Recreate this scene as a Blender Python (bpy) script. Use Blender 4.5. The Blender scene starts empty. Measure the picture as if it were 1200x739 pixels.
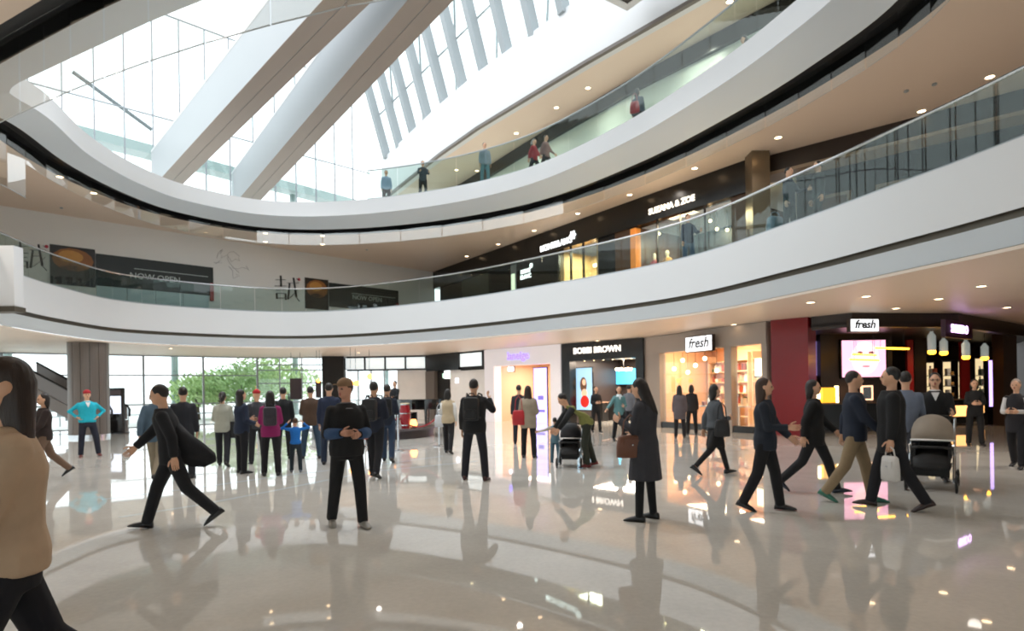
import bpy, bmesh, math, random
from mathutils import Vector, Matrix
import numpy as np
random.seed(7)
NTH = 'first second third fourth fifth sixth seventh eighth ninth tenth eleventh twelfth thirteenth fourteenth fifteenth sixteenth'.split()
SC = bpy.context.scene
COL = SC.collection
# ------------------------------------------------------------------ camera
F = 700.0            # focal length in pixels of the 1200 x 739 frame
HC = 1.55            # eye height
HY = 458.0           # image row of the optical axis
RO = math.radians(0.9)
cam = bpy.data.cameras.new('camera'); camo = bpy.data.objects.new('camera', cam); COL.objects.link(camo)
cam.sensor_fit = 'HORIZONTAL'; cam.sensor_width = 36.0; cam.lens = 36.0*F/1200.0
cam.shift_y = (HY-369.5)/1200.0; cam.clip_start = 0.05; cam.clip_end = 500
_r = Vector((math.cos(RO), 0, -math.sin(RO))); _u = Vector((math.sin(RO), 0, math.cos(RO))); _b = Vector((0, -1, 0))
camo.matrix_world = Matrix(((_r.x, _u.x, _b.x, 0), (_r.y, _u.y, _b.y, 0), (_r.z, _u.z, _b.z, HC), (0, 0, 0, 1)))
cam.dof.use_dof = True; cam.dof.focus_distance = 1.2; cam.dof.aperture_fstop = 8.0
SC.camera = camo
# ------------------------------------------------------------------ sky and exposure
world = bpy.data.worlds.new('overcast_sky'); SC.world = world; world.use_nodes = True
_nt = world.node_tree; _bg = _nt.nodes['Background']
_bg.inputs[0].default_value = (0.92, 0.97, 1.0, 1); _bg.inputs[1].default_value = 1.7
SC.view_settings.view_transform = 'Standard'; SC.view_settings.look = 'None'
SC.view_settings.exposure = 0.58; SC.view_settings.gamma = 1.0; SC.view_settings.use_curve_mapping = False
SC.cycles.max_bounces = 10; SC.cycles.diffuse_bounces = 5; SC.cycles.glossy_bounces = 5
SC.cycles.transparent_max_bounces = 24; SC.cycles.transmission_bounces = 6
SC.cycles.sample_clamp_indirect = 6.0
SC.cycles.caustics_reflective = False; SC.cycles.caustics_refractive = False

# ------------------------------------------------------------------ lamps: warm ceiling downlights over the floors, and added fill lamps
def lamp(x, y, z, watts, col=(1.0, 0.90, 0.80), ang=150, r=0.12):
    l = bpy.data.lights.new('downlight_or_fill_lamp', 'SPOT'); l.energy = watts; l.color = col; l.spot_size = math.radians(ang); l.spot_blend = 1.0; l.shadow_soft_size = r
    o = bpy.data.objects.new('downlight_or_fill_lamp', l); COL.objects.link(o); o.location = (x, y, z); return o
# ------------------------------------------------------------------ survey helpers: picture ray -> real place
def ray(px, py):
    r = (px-600.0)/F; u = (HY-py)/F
    c, s = math.cos(RO), math.sin(RO)
    return r*c+u*s, -r*s+u*c           # X/Y , (Z-HC)/Y
def gp(px, py, h=0.0):                  # point on the horizontal plane z = h
    a, b = ray(px, py); Y = (h-HC)/b
    return Vector((a*Y, Y, h))
def dp(px, py, Y):                      # point at depth Y
    a, b = ray(px, py)
    return Vector((a*Y, Y, HC+b*Y))
def wp(A, B, px, py):                   # (distance along A->B, z) on the vertical plane over A, B
    a, b = ray(px, py); dx, dy = B[0]-A[0], B[1]-A[1]; L = math.hypot(dx, dy); dx /= L; dy /= L
    # a*Y = A0 + s*dx ; Y = A1 + s*dy
    s = (A[0]-a*A[1])/(a*dy-dx); Y = A[1]+s*dy
    return s, HC+b*Y

# ------------------------------------------------------------------ materials
def lin(c):
    c /= 255.0
    return c/12.92 if c <= 0.04045 else ((c+0.055)/1.055)**2.4
def rgb(h):
    if isinstance(h, str):
        h = h.lstrip('#'); h = tuple(int(h[i:i+2], 16) for i in (0, 2, 4))
    return (lin(h[0]), lin(h[1]), lin(h[2]), 1.0)
MATS = {}
def pm(name, col, rough=0.6, var=0.06, scale=6.0, metal=0.0, bump=0.0, spec=0.5, coat=0.0, emit=None, es=0.0, stretch=None, col2=None):
    if name in MATS: return MATS[name]
    m = bpy.data.materials.new(name); m.use_nodes = True; nt = m.node_tree; b = nt.nodes['Principled BSDF']
    c = rgb(col)
    tc = nt.nodes.new('ShaderNodeTexCoord'); mp = nt.nodes.new('ShaderNodeMapping')
    nt.links.new(tc.outputs['Object'], mp.inputs[0])
    if stretch: mp.inputs['Scale'].default_value = stretch
    nz = nt.nodes.new('ShaderNodeTexNoise'); nz.inputs['Scale'].default_value = scale; nz.inputs['Detail'].default_value = 4
    nt.links.new(mp.outputs[0], nz.inputs['Vector'])
    mx = nt.nodes.new('ShaderNodeMix'); mx.data_type = 'RGBA'
    if col2 is None:
        mx.inputs[6].default_value = tuple(max(0, x*(1-var)) for x in c[:3])+(1,)
        mx.inputs[7].default_value = tuple(min(1, x*(1+var)) for x in c[:3])+(1,)
    else:
        mx.inputs[6].default_value = c; mx.inputs[7].default_value = rgb(col2)
    nt.links.new(nz.outputs[0], mx.inputs[0]); nt.links.new(mx.outputs[2], b.inputs['Base Color'])
    b.inputs['Roughness'].default_value = rough; b.inputs['Metallic'].default_value = metal
    b.inputs['Specular IOR Level'].default_value = spec; b.inputs['Coat Weight'].default_value = coat
    if bump:
        bp = nt.nodes.new('ShaderNodeBump'); bp.inputs['Strength'].default_value = bump; bp.inputs['Distance'].default_value = 0.01
        nt.links.new(nz.outputs[0], bp.inputs['Height']); nt.links.new(bp.outputs[0], b.inputs['Normal'])
    if es:
        nt.links.new(mx.outputs[2], b.inputs['Emission Color'])
        if emit is not None:
            nt.links.remove(b.inputs['Emission Color'].links[0]); b.inputs['Emission Color'].default_value = rgb(emit)
        b.inputs['Emission Strength'].default_value = es
    MATS[name] = m; return m
def glass(name, tint, ior=1.5, rough=0.0):
    if name in MATS: return MATS[name]
    m = bpy.data.materials.new(name); m.use_nodes = True; nt = m.node_tree
    nt.nodes.remove(nt.nodes['Principled BSDF']); out = nt.nodes['Material Output']
    tr = nt.nodes.new('ShaderNodeBsdfTransparent'); gl = nt.nodes.new('ShaderNodeBsdfGlossy'); fr = nt.nodes.new('ShaderNodeLayerWeight'); fr.inputs[0].default_value = 0.5
    f0 = ((ior-1)/(ior+1))**2                       # Schlick reflectance, the same from both sides of the pane
    pw = nt.nodes.new('ShaderNodeMath'); pw.operation = 'POWER'; pw.inputs[1].default_value = 5.0
    ma = nt.nodes.new('ShaderNodeMath'); ma.operation = 'MULTIPLY_ADD'; ma.inputs[1].default_value = 1-f0; ma.inputs[2].default_value = f0
    nt.links.new(fr.outputs['Facing'], pw.inputs[0]); nt.links.new(pw.outputs[0], ma.inputs[0])
    nz = nt.nodes.new('ShaderNodeTexNoise'); nz.inputs['Scale'].default_value = 0.6
    mx2 = nt.nodes.new('ShaderNodeMix'); mx2.data_type = 'RGBA'
    c = rgb(tint); mx2.inputs[6].default_value = c; mx2.inputs[7].default_value = tuple(min(1, x*1.03) for x in c[:3])+(1,)
    nt.links.new(nz.outputs[0], mx2.inputs[0]); nt.links.new(mx2.outputs[2], tr.inputs[0])
    gl.inputs['Roughness'].default_value = rough; gl.inputs[0].default_value = (0.95, 0.97, 0.97, 1)
    mx = nt.nodes.new('ShaderNodeMixShader')
    nt.links.new(ma.outputs[0], mx.inputs[0]); nt.links.new(tr.outputs[0], mx.inputs[1]); nt.links.new(gl.outputs[0], mx.inputs[2])
    nt.links.new(mx.outputs[0], out.inputs[0]); MATS[name] = m; return m
def floor_mat():
    m = bpy.data.materials.new('polished_stone'); m.use_nodes = True; nt = m.node_tree; b = nt.nodes['Principled BSDF']
    tc = nt.nodes.new('ShaderNodeTexCoord')
    n1 = nt.nodes.new('ShaderNodeTexNoise'); n1.inputs['Scale'].default_value = 0.9; n1.inputs['Detail'].default_value = 8; n1.inputs['Distortion'].default_value = 1.2
    n2 = nt.nodes.new('ShaderNodeTexNoise'); n2.inputs['Scale'].default_value = 22; n2.inputs['Detail'].default_value = 3
    for n in (n1, n2): nt.links.new(tc.outputs['Object'], n.inputs['Vector'])
    cr = nt.nodes.new('ShaderNodeValToRGB'); e = cr.color_ramp.elements
    e[0].position = 0.3; e[0].color = rgb('#cac6be'); e[1].position = 0.72; e[1].color = rgb('#d8d4cc')
    nt.links.new(n1.outputs[0], cr.inputs[0])
    mx = nt.nodes.new('ShaderNodeMix'); mx.data_type = 'RGBA'; mx.blend_type = 'MULTIPLY'; mx.inputs[0].default_value = 0.18
    nt.links.new(cr.outputs[0], mx.inputs[6]); nt.links.new(n2.outputs[0], mx.inputs[7]); nt.links.new(mx.outputs[2], b.inputs['Base Color'])
    b.inputs['Roughness'].default_value = 0.03; b.inputs['IOR'].default_value = 1.62
    return m
M_FLOOR = floor_mat()
M_WHITE = pm('white_fascia_paint', '#dcdddf', 0.38, 0.02, 0.7)
M_BAND = pm('pale_grey_metal_band', '#d6e0ea', 0.32, 0.03, 0.5, metal=0.15)
M_JOINT = pm('bronze_joint', '#5d564b', 0.4, 0.05, 3, metal=0.4)
M_SLOT = pm('dark_louvre', '#15171c', 0.45, 0.15, 8, stretch=(1, 1, 8))
M_CEIL = pm('beige_ceiling_paint', '#e6d3c3', 0.55, 0.02, 0.5)
M_CEIL1 = pm('cream_ceiling_panel', '#e8d8c9', 0.42, 0.02, 0.5)
M_WALLW = pm('white_wall_paint', '#dcdad9', 0.6, 0.02, 0.6)
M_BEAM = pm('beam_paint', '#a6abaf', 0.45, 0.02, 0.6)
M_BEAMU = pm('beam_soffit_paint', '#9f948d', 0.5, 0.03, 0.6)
M_STEEL = pm('pale_steel', '#a9b0b5', 0.35, 0.04, 2, metal=0.3)
M_CHROME = pm('brushed_chrome', '#c9cbce', 0.2, 0.04, 10, metal=0.95)
M_BLACK = pm('black_panel', '#131212', 0.25, 0.2, 3)
M_BLACKM = pm('matt_black', '#141313', 0.7, 0.2, 5)
M_BROWN = pm('dark_brown_panel', '#2e241f', 0.35, 0.12, 3)
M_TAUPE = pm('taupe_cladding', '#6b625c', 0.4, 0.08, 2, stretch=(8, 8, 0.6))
M_GLASS = glass('balustrade_glass', '#e2ebe8', 1.40)
M_CLEAR = glass('clear_glass', '#f6fafa', 1.5)
M_MULL = pm('grey_mullion', '#8b9298', 0.4, 0.05, 2)

# ------------------------------------------------------------------ mesh helpers
def link(o): COL.objects.link(o); return o
def tag(o, label=None, cat=None, group=None, kind=None):
    if label: o['label'] = label
    if cat: o['category'] = cat
    if group: o['group'] = group
    if kind: o['kind'] = kind
    return o
def empty(name, loc=(0, 0, 0), rz=0.0, label=None, cat=None, group=None, kind=None):
    o = link(bpy.data.objects.new(name, None)); o.location = loc; o.rotation_euler = (0, 0, rz); o.empty_display_size = 0.1
    return tag(o, label, cat, group, kind)
class MB:
    def __init__(self): self.v = []; self.f = []; self.mi = []; self.cm = 0
    def add(self, vs, fs):
        n = len(self.v); self.v += [tuple(p) for p in vs]; self.f += [tuple(i+n for i in f) for f in fs]; self.mi += [self.cm]*len(fs); return self
    def box(self, x0, x1, y0, y1, z0, z1, T=None):
        vs = [(x, y, z) for z in (z0, z1) for y in (y0, y1) for x in (x0, x1)]
        if T is not None: vs = [tuple(T @ Vector(p)) for p in vs]
        return self.add(vs, [(0, 2, 3, 1), (4, 5, 7, 6), (0, 1, 5, 4), (2, 6, 7, 3), (0, 4, 6, 2), (1, 3, 7, 5)])
    def quad(self, a, b, c, d): return self.add([a, b, c, d], [(0, 1, 2, 3)])
    def prism(self, poly, z0, z1):       # vertical prism over a plan polygon
        n = len(poly)
        return self.add([(p[0], p[1], z0) for p in poly]+[(p[0], p[1], z1) for p in poly],
                        [tuple(range(n))[::-1], tuple(range(n, 2*n))]+[(i, (i+1) % n, n+(i+1) % n, n+i) for i in range(n)])
    def extr(self, poly, T):             # polygon list of (x,y) extruded 0..1 in z, placed by T
        n = len(poly); vs = [T @ Vector((p[0], p[1], 0)) for p in poly]+[T @ Vector((p[0], p[1], 1)) for p in poly]
        return self.add(vs, [tuple(range(n))[::-1], tuple(range(n, 2*n))]+[(i, (i+1) % n, n+(i+1) % n, n+i) for i in range(n)])
    def loft(self, rings, cap=True, closed=False):
        n = len(rings[0]); vs = [p for r in rings for p in r]; fs = []
        m = len(rings)
        for i in range(m if closed else m-1):
            j = (i+1) % m
            for k in range(n): fs.append((i*n+k, i*n+(k+1) % n, j*n+(k+1) % n, j*n+k))
        if cap and not closed: fs.append(tuple(range(n))[::-1]); fs.append(tuple((m-1)*n+k for k in range(n)))
        return self.add(vs, fs)
    def tube(self, pts, r, n=8, closed=False, cap=True):
        pts = [Vector(p) for p in pts]; m = len(pts); rad = r if isinstance(r, (list, tuple)) else [r]*m
        rings = []; up = None
        for i, p in enumerate(pts):
            if closed: t = pts[(i+1) % m]-pts[i-1]
            else: t = pts[min(i+1, m-1)]-pts[max(i-1, 0)]
            t.normalize()
            if up is None: up = Vector((0, 0, 1)) if abs(t.z) < 0.9 else Vector((0, 1, 0))
            s = t.cross(up)
            if s.length < 1e-4: s = t.cross(Vector((1, 0, 0)))
            s.normalize(); up = s.cross(t).normalized()
            q = rad[i]; qa, qb = q if isinstance(q, (list, tuple)) else (q, q)
            rings.append([p+s*(qa*math.cos(a))+up*(qb*math.sin(a)) for a in [2*math.pi*k/n for k in range(n)]])
        return self.loft(rings, cap, closed)
    def lathe(self, prof, n=16, c=(0, 0, 0), cap=True):
        rings = [[(c[0]+r*math.cos(2*math.pi*k/n), c[1]+r*math.sin(2*math.pi*k/n), c[2]+z) for k in range(n)] for r, z in prof]
        return self.loft(rings, cap)
    def ball(self, c, r, nu=10, nv=6):
        rx, ry, rz = r if isinstance(r, (list, tuple)) else (r, r, r); rings = []
        for i in range(nv+1):
            t = math.pi*(i/nv); t = min(max(t, 0.06), math.pi-0.06)
            rings.append([(c[0]+rx*math.sin(t)*math.cos(2*math.pi*k/nu), c[1]+ry*math.sin(t)*math.sin(2*math.pi*k/nu), c[2]-rz*math.cos(t)) for k in range(nu)])
        return self.loft(rings)
    def mesh(self, name, mats, smooth=False):
        me = bpy.data.meshes.new(name); me.from_pydata(self.v, [], self.f)
        for m in (mats if isinstance(mats, (list, tuple)) else [mats]): me.materials.append(m)
        if any(self.mi): me.polygons.foreach_set('material_index', self.mi)
        bm = bmesh.new(); bm.from_mesh(me); bmesh.ops.recalc_face_normals(bm, faces=bm.faces); bm.to_mesh(me); bm.free()
        if smooth:
            me.polygons.foreach_set('use_smooth', [True]*len(me.polygons))
            if smooth != 'all': me.set_sharp_from_angle(angle=math.radians(38))
        me.update(); return me
    def build(self, name, mats, parent=None, smooth=False, **kw):
        o = link(bpy.data.objects.new(name, self.mesh(name, mats, smooth)))
        if parent is not None: o.parent = parent
        return tag(o, **kw)
def build_bev(mb, name, mats, parent=None, w=0.01, **kw):
    me = mb.mesh(name, mats); bm = bmesh.new(); bm.from_mesh(me)
    bmesh.ops.bevel(bm, geom=list(bm.edges), offset=w, segments=2, affect='EDGES', profile=0.6, clamp_overlap=True)
    bm.to_mesh(me); bm.free()
    me.polygons.foreach_set('use_smooth', [True]*len(me.polygons)); me.set_sharp_from_angle(angle=math.radians(45))
    o = link(bpy.data.objects.new(name, me))
    if parent is not None: o.parent = parent
    return tag(o, **kw)
class Wall:                              # frame of reference of a vertical plane; d > 0 comes toward the atrium
    def __init__(self, A, B, flip=False):
        self.A = Vector((A[0], A[1], 0)); d = Vector((B[0]-A[0], B[1]-A[1], 0)); self.L = d.length; self.u = d.normalized()
        self.n = Vector((self.u.y, -self.u.x, 0))*(-1 if flip else 1); self.B = B
        self.T = Matrix(((self.u.x, -self.n.x, 0, A[0]), (self.u.y, -self.n.y, 0, A[1]), (0, 0, 1, 0), (0, 0, 0, 1)))
        self.rz = math.atan2(self.u.y, self.u.x)
    def at(self, s, d=0.0, z=0.0): return self.A+self.u*s+self.n*d+Vector((0, 0, z))
    def px(self, px, py): return wp(self.A, self.B, px, py)
    def box(self, mb, s0, s1, z0, z1, d0, d1): return mb.box(s0, s1, -d1, -d0, z0, z1, self.T)
    def one(self, name, mat, s0, s1, z0, z1, d0, d1, parent=None, **kw):
        mb = MB(); self.box(mb, s0, s1, z0, z1, d0, d1); return mb.build(name, mat, parent, **kw)
_tcache = {}
def text_obj(name, body, size, mat, T, parent=None, ext=0.01, bold=0.0, shear=0.0, sx=1.0, **kw):
    cu = bpy.data.curves.new(name, 'FONT'); cu.body = body; cu.size = size; cu.extrude = ext; cu.align_x = 'CENTER'; cu.align_y = 'CENTER'
    cu.offset = bold; cu.shear = shear; cu.resolution_u = 3
    t = bpy.data.objects.new(name, cu); me = bpy.data.meshes.new_from_object(t); bpy.data.objects.remove(t)
    me.materials.clear(); me.materials.append(mat); o = link(bpy.data.objects.new(name, me))
    o.matrix_world = T @ Matrix.Diagonal((sx, 1, 1, 1))
    return tag(o, **kw)
def parent_mat(p):
    return Matrix.Translation(p.location) @ p.rotation_euler.to_matrix().to_4x4()
def keep(o, parent):                     # parent while keeping world placement of geometry
    o.parent = parent; o.matrix_parent_inverse = parent_mat(parent).inverted(); return o
def sub(o, part):                        # a sub-part whose mesh already sits in its part's own space
    o.parent = part; return o
def wall_T(W, s, d, z):                  # text frame standing on a wall, readable from the atrium
    p = W.at(s, d, z); x = W.u; zz = W.n
    if zz.dot(Vector((0, -1, 0))) < 0: pass
    yv = Vector((0, 0, 1)); zv = x.cross(yv)
    return Matrix(((x.x, yv.x, zv.x, p.x), (x.y, yv.y, zv.y, p.y), (x.z, yv.z, zv.z, p.z), (0, 0, 0, 1)))
# ================================================================== THE BUILDING
def spline(ctrl, per=10):
    n = len(ctrl); out = []
    for i in range(n):
        p0, p1, p2, p3 = (Vector(ctrl[(i+k-1) % n][:2]) for k in range(4))
        for k in range(per):
            t = k/per
            out.append(0.5*((2*p1)+(p2-p0)*t+(2*p0-5*p1+4*p2-p3)*t*t+(3*p1-p0-3*p2+p3)*t**3))
    for _ in range(3):
        m = len(out); out = [(out[i-1]+out[i]*2+out[(i+1) % m])*0.25 for i in range(m)]
    return out
def offset(curve, d):                    # d > 0 : away from the atrium centre
    m = len(curve); cx = sum((p.x for p in curve))/m; cy = sum((p.y for p in curve))/m; out = []
    for i, p in enumerate(curve):
        t = curve[(i+2) % m]-curve[i-2]; n = Vector((t.y, -t.x)).normalized()
        if n.dot(p-Vector((cx, cy))) < 0: n = -n
        out.append(p+n*(d(p) if callable(d) else d))
    return out
def band(curves_z, name, mat, **kw):     # closed strip through a list of (curve, z)
    mb = MB(); m = len(curves_z[0][0])
    vs = []; fs = []
    for c, z in curves_z: vs += [(p.x, p.y, z) for p in c]
    for j in range(len(curves_z)-1):
        for i in range(m):
            k = (i+1) % m; fs.append((j*m+i, j*m+k, (j+1)*m+k, (j+1)*m+i))
    mb.add(vs, fs); return mb.build(name, mat, smooth=True, **kw)
def annulus(curve, outline, z, thick, name, mat, **kw):   # slab plate between a hole and the building outline
    m = len(curve); c = Vector((-3.5, 15.0)); outer = []
    for p in curve:
        d = (p-c).normalized(); best = 1e9; n = len(outline)
        for i in range(n):
            a = Vector(outline[i]); b = Vector(outline[(i+1) % n]); e = b-a; den = d.x*e.y-d.y*e.x
            if abs(den) < 1e-9: continue
            w = a-c; t = (w.x*e.y-w.y*e.x)/den; s = (w.x*d.y-w.y*d.x)/den
            if t > 0 and -1e-6 <= s <= 1+1e-6: best = min(best, t)
        outer.append(c+d*best)
    mb = MB(); vs = []
    for zz in (z, z+thick): vs += [(p.x, p.y, zz) for p in curve]+[(p.x, p.y, zz) for p in outer]
    fs = []
    for i in range(m):
        k = (i+1) % m
        fs.append((i, k, m+k, m+i)); fs.append((2*m+i, 3*m+i, 3*m+k, 2*m+k)); fs.append((m+i, m+k, 3*m+k, 3*m+i)); fs.append((i, 2*m+i, 2*m+k, k))
    mb.add(vs, fs); return mb.build(name, mat, **kw)
Z1C = 3.70                                # ground-floor ceiling
Z2F, Z2T, Z2C = 5.20, 5.36, 9.00          # first floor: floor, kerb top, ceiling
Z3F, Z3T = 9.85, 9.95
# lower gallery edge (foot of its fascia band) and upper gallery edge (dark slot), traced in plan
c2 = [gp(x, y, Z1C) for x, y in ((60, 393), (150, 403), (300, 408), (400, 407), (520, 400), (640, 389), (800, 371), (940, 345), (1060, 320), (1200, 290))]
c2 = [(p.x, p.y) for p in c2]+[(8.9, 5.5), (7.6, 0.5), (3.5, -3.2), (-3, -4.2), (-9.5, -2), (-13.2, 4), (-14.6, 11), (-15.0, 16.5)]
RING2 = spline(c2)
c3 = [gp(x, y, Z2C) for x, y in ((0, 150), (60, 192), (130, 227), (200, 251), (300, 269), (400, 272), (520, 262), (640, 239), (760, 195), (880, 135), (980, 75), (1080, 2))]
c3 = [(p.x, p.y) for p in c3]+[(7.6, 9.4), (4.5, 8.0), (-0.9, 8.5), (-4.4, 9.5), (-7.4, 10.75), (-9.6, 11.85), (-11.6, 12.9), (-13.1, 13.75), (-13.85, 14.6), (-13.98, 15.5)]
RING3 = spline(c3)
OUT1 = [(-26, -14), (26, -14), (26, 31), (16, 36), (1, 44), (-5, 36.6), (-14.6, 34.3), (-23.4, 27.6), (-26, 18)]
OUT2 = [(-26, -14), (26, -14), (26, 31), (16, 36), (1, 46), (-4.4, 37.8), (-19.8, 23.3), (-26, 18)]
OUT3 = [(-30, -14), (26, -14), (26, 31), (12, 36), (-2, 46), (-11, 38.9), (-30, 20.9)]
# ---- floor
mb = MB(); mb.add([(-40, -14, 0), (26, -14, 0), (26, 31, 0), (16, 36, 0), (1, 44, 0), (-5, 36.6, 0), (-14.6, 34.3, 0), (-23.4, 27.6, 0), (-40, 16, 0)], [tuple(range(9))])
mb.build('floor', M_FLOOR, kind='structure', label='polished beige stone floor of the mall hall', cat='floor')
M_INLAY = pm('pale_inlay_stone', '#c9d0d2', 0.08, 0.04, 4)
fl = bpy.data.objects['floor']
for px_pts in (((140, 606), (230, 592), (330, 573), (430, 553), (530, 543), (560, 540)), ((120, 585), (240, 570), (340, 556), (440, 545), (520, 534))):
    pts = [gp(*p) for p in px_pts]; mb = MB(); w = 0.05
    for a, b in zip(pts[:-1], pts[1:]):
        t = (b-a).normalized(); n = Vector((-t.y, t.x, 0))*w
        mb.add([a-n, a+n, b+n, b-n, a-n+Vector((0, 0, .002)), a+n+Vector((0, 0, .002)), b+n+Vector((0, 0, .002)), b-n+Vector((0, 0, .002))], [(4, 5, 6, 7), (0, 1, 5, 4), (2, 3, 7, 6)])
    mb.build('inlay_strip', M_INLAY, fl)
# ---- lower gallery
o2 = offset(RING2, -0.28)
annulus(RING2, OUT1, Z1C, 0.06, 'ceiling', M_CEIL1, kind='structure', label='cream panelled ceiling over the ground floor shops', cat='ceiling')
annulus(offset(RING2, 0.0), OUT2, Z2F-0.3, 0.3, 'floor_gallery', pm('gallery_floor', '#cdc6bc', 0.15, 0.05, 3), kind='structure', label='first floor gallery floor slab', cat='floor')
band([(offset(RING2, 0.06), Z1C-0.0), (offset(RING2, 0.06), Z1C+0.07)], 'trim_1', M_JOINT, kind='structure', label='thin dark shadow gap under the lower gallery band', cat='trim')
band([(offset(RING2, 0.0), Z1C+0.07), (o2, 4.13)], 'trim_2', M_BAND, kind='structure', label='pale blue-grey metal band along the lower gallery edge', cat='trim')
band([(o2, 4.13), (offset(o2, 0.09), 4.13), (offset(o2, 0.09), 4.27), (o2, 4.27)], 'trim_3', M_JOINT, kind='structure', label='dark bronze groove between the white and grey gallery bands', cat='trim')
band([(o2, 4.27), (o2, Z2T), (offset(o2, 0.22), Z2T), (offset(o2, 0.22), Z2F)], 'gallery_fascia', M_WHITE, kind='structure', label='curved white fascia of the first floor gallery', cat='fascia')
# ---- upper gallery
s_in = offset(RING3, lambda p: -1.5+0.40*math.exp(-((p-Vector((-14.8, 20.5))).length/6.5)**2)); s_out = offset(RING3, -0.5); g_out = offset(RING3, lambda p: 0.45-0.27*max(0, min(1, (17-p.y)/4))*max(0, min(1, (6-p.x)/3)))
annulus(g_out, OUT2, Z2C, 0.06, 'ceiling_gallery', M_CEIL, kind='structure', label='beige ceiling over the first floor gallery', cat='ceiling')
band([(s_out, Z2C), (offset(s_out, 0.02), Z2C+0.35), (offset(g_out, -0.02), Z2C+0.35), (g_out, Z2C)], 'trim_4', M_SLOT, kind='structure', label='dark louvred slot under the upper gallery edge', cat='trim')
band([(s_out, Z2C), (s_in, Z2C+0.32)], 'trim_5', M_BAND, kind='structure', label='pale metal soffit strip under the upper gallery edge', cat='trim')
band([(s_in, Z2C+0.32), (s_in, Z3T), (offset(s_in, 0.22), Z3T), (offset(s_in, 0.22), Z3F)], 'upper_fascia', M_WHITE, kind='structure', label='curved white fascia of the second floor gallery', cat='fascia')
annulus(offset(s_in, 0.2), OUT3, Z3F-0.3, 0.3, 'floor_upper', MATS['gallery_floor'], kind='structure', label='second floor gallery floor slab', cat='floor')

# ---- glass balustrades: every pane a part, plus the rail
def balustrade(curve, z0, h, rail_r, i0, i1, step, label, gmat, rmat):
    m = len(curve); root = empty('glass_balustrade', (curve[i0 % m].x, curve[i0 % m].y, z0), 0, label, 'balustrade')
    idx = list(range(i0, i1+1))
    for a in range(0, len(idx)-step, step):
        mb = MB(); g = 0.012
        ps = [curve[idx[a+k] % m] for k in range(step+1)]
        rings = []
        for q, p in enumerate(ps):
            t = (ps[min(q+1, step)]-ps[max(q-1, 0)]).normalized(); n = Vector((-t.y, t.x))*0.009
            if q == 0: p = p+t*g
            if q == step: p = p-t*g
            rings.append([(p.x-n.x, p.y-n.y, z0), (p.x+n.x, p.y+n.y, z0), (p.x+n.x, p.y+n.y, z0+h), (p.x-n.x, p.y-n.y, z0+h)])
        mb.loft(rings); keep(mb.build('glass_panel', gmat), root)
    mb = MB(); mb.tube([(curve[i % m].x, curve[i % m].y, z0+h+rail_r*0.6) for i in idx], rail_r, 8)
    keep(mb.build('handrail', rmat, smooth=True), root)
    mb = MB(); mb.tube([(curve[i % m].x, curve[i % m].y, z0+0.03) for i in idx], (0.03, 0.03) if False else 0.03, 6)
    keep(mb.build('base_channel', M_STEEL, smooth=True), root)
    return root
n2 = len(RING2); n3 = len(RING3)
bal2 = offset(o2, 0.10)
i0 = min(range(n2), key=lambda i: (bal2[i]-Vector((-14.8, 13.5))).length); i1 = min(range(n2), key=lambda i: (bal2[i]-Vector((8.6, 6.0))).length)
if i1 < i0: i1 += n2
balustrade(bal2, Z2T, 1.08, 0.032, i0, i1, 3, 'curved glass balustrade with metal handrail along the first floor gallery', M_GLASS, M_CHROME)
bal3 = offset(s_in, 0.10)
i0 = min(range(n3), key=lambda i: (bal3[i]-Vector((-6.4, 25.6))).length); i1 = min(range(n3), key=lambda i: (bal3[i]-Vector((6.2, 10.5))).length)
if i1 < i0: i1 += n3
balustrade(bal3, Z3T, 1.25, 0.028, i0, i1, 3, 'curved glass balustrade along the second floor gallery', M_GLASS, M_STEEL)
# hanging glass smoke screen under the upper gallery, all round
M_SMOKE = glass('smoke_screen_glass', '#fafbfa', 1.9)
root = empty('smoke_screen', (g_out[0].x, g_out[0].y, Z2C), 0, 'clear glass smoke screen hanging below the upper gallery edge', 'glass screen')
st = 4; sm = offset(RING3, -0.15)
for a in range(0, n3, st):
    p, q = sm[a], sm[(a+st) % n3]; t = (q-p).normalized(); n = Vector((-t.y, t.x))*0.006; p = p+t*0.02; q = q-t*0.02
    near = p.y < 16.5 and p.x < 6
    zb = Z2C-(1.62 if near else 0.62)
    mb = MB(); mb.prism([(p-n)[:], (q-n)[:], (q+n)[:], (p+n)[:]], zb, Z2C+0.1); keep(mb.build('glass_panel', M_SMOKE), root)
    mb = MB(); mb.tube([(p.x, p.y, zb), (q.x, q.y, zb)], 0.012 if near else 0.004, 5); keep(mb.build('edge_channel', M_STEEL), root)
# ---- white pier at the end of the lower gallery fascia
build_bev(MB().box(-15.4, -14.2, 17.1, 17.45, 4.2, 5.95), 'fascia_pier', M_WHITE, None, .04, kind='structure', label='white end pier of the lower gallery fascia', cat='pier')
MB().box(-15.38, -14.18, 17.08, 17.47, 4.05, 4.2).build('trim_13', M_JOINT, kind='structure', label='bronze foot of the white end pier', cat='trim')
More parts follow.
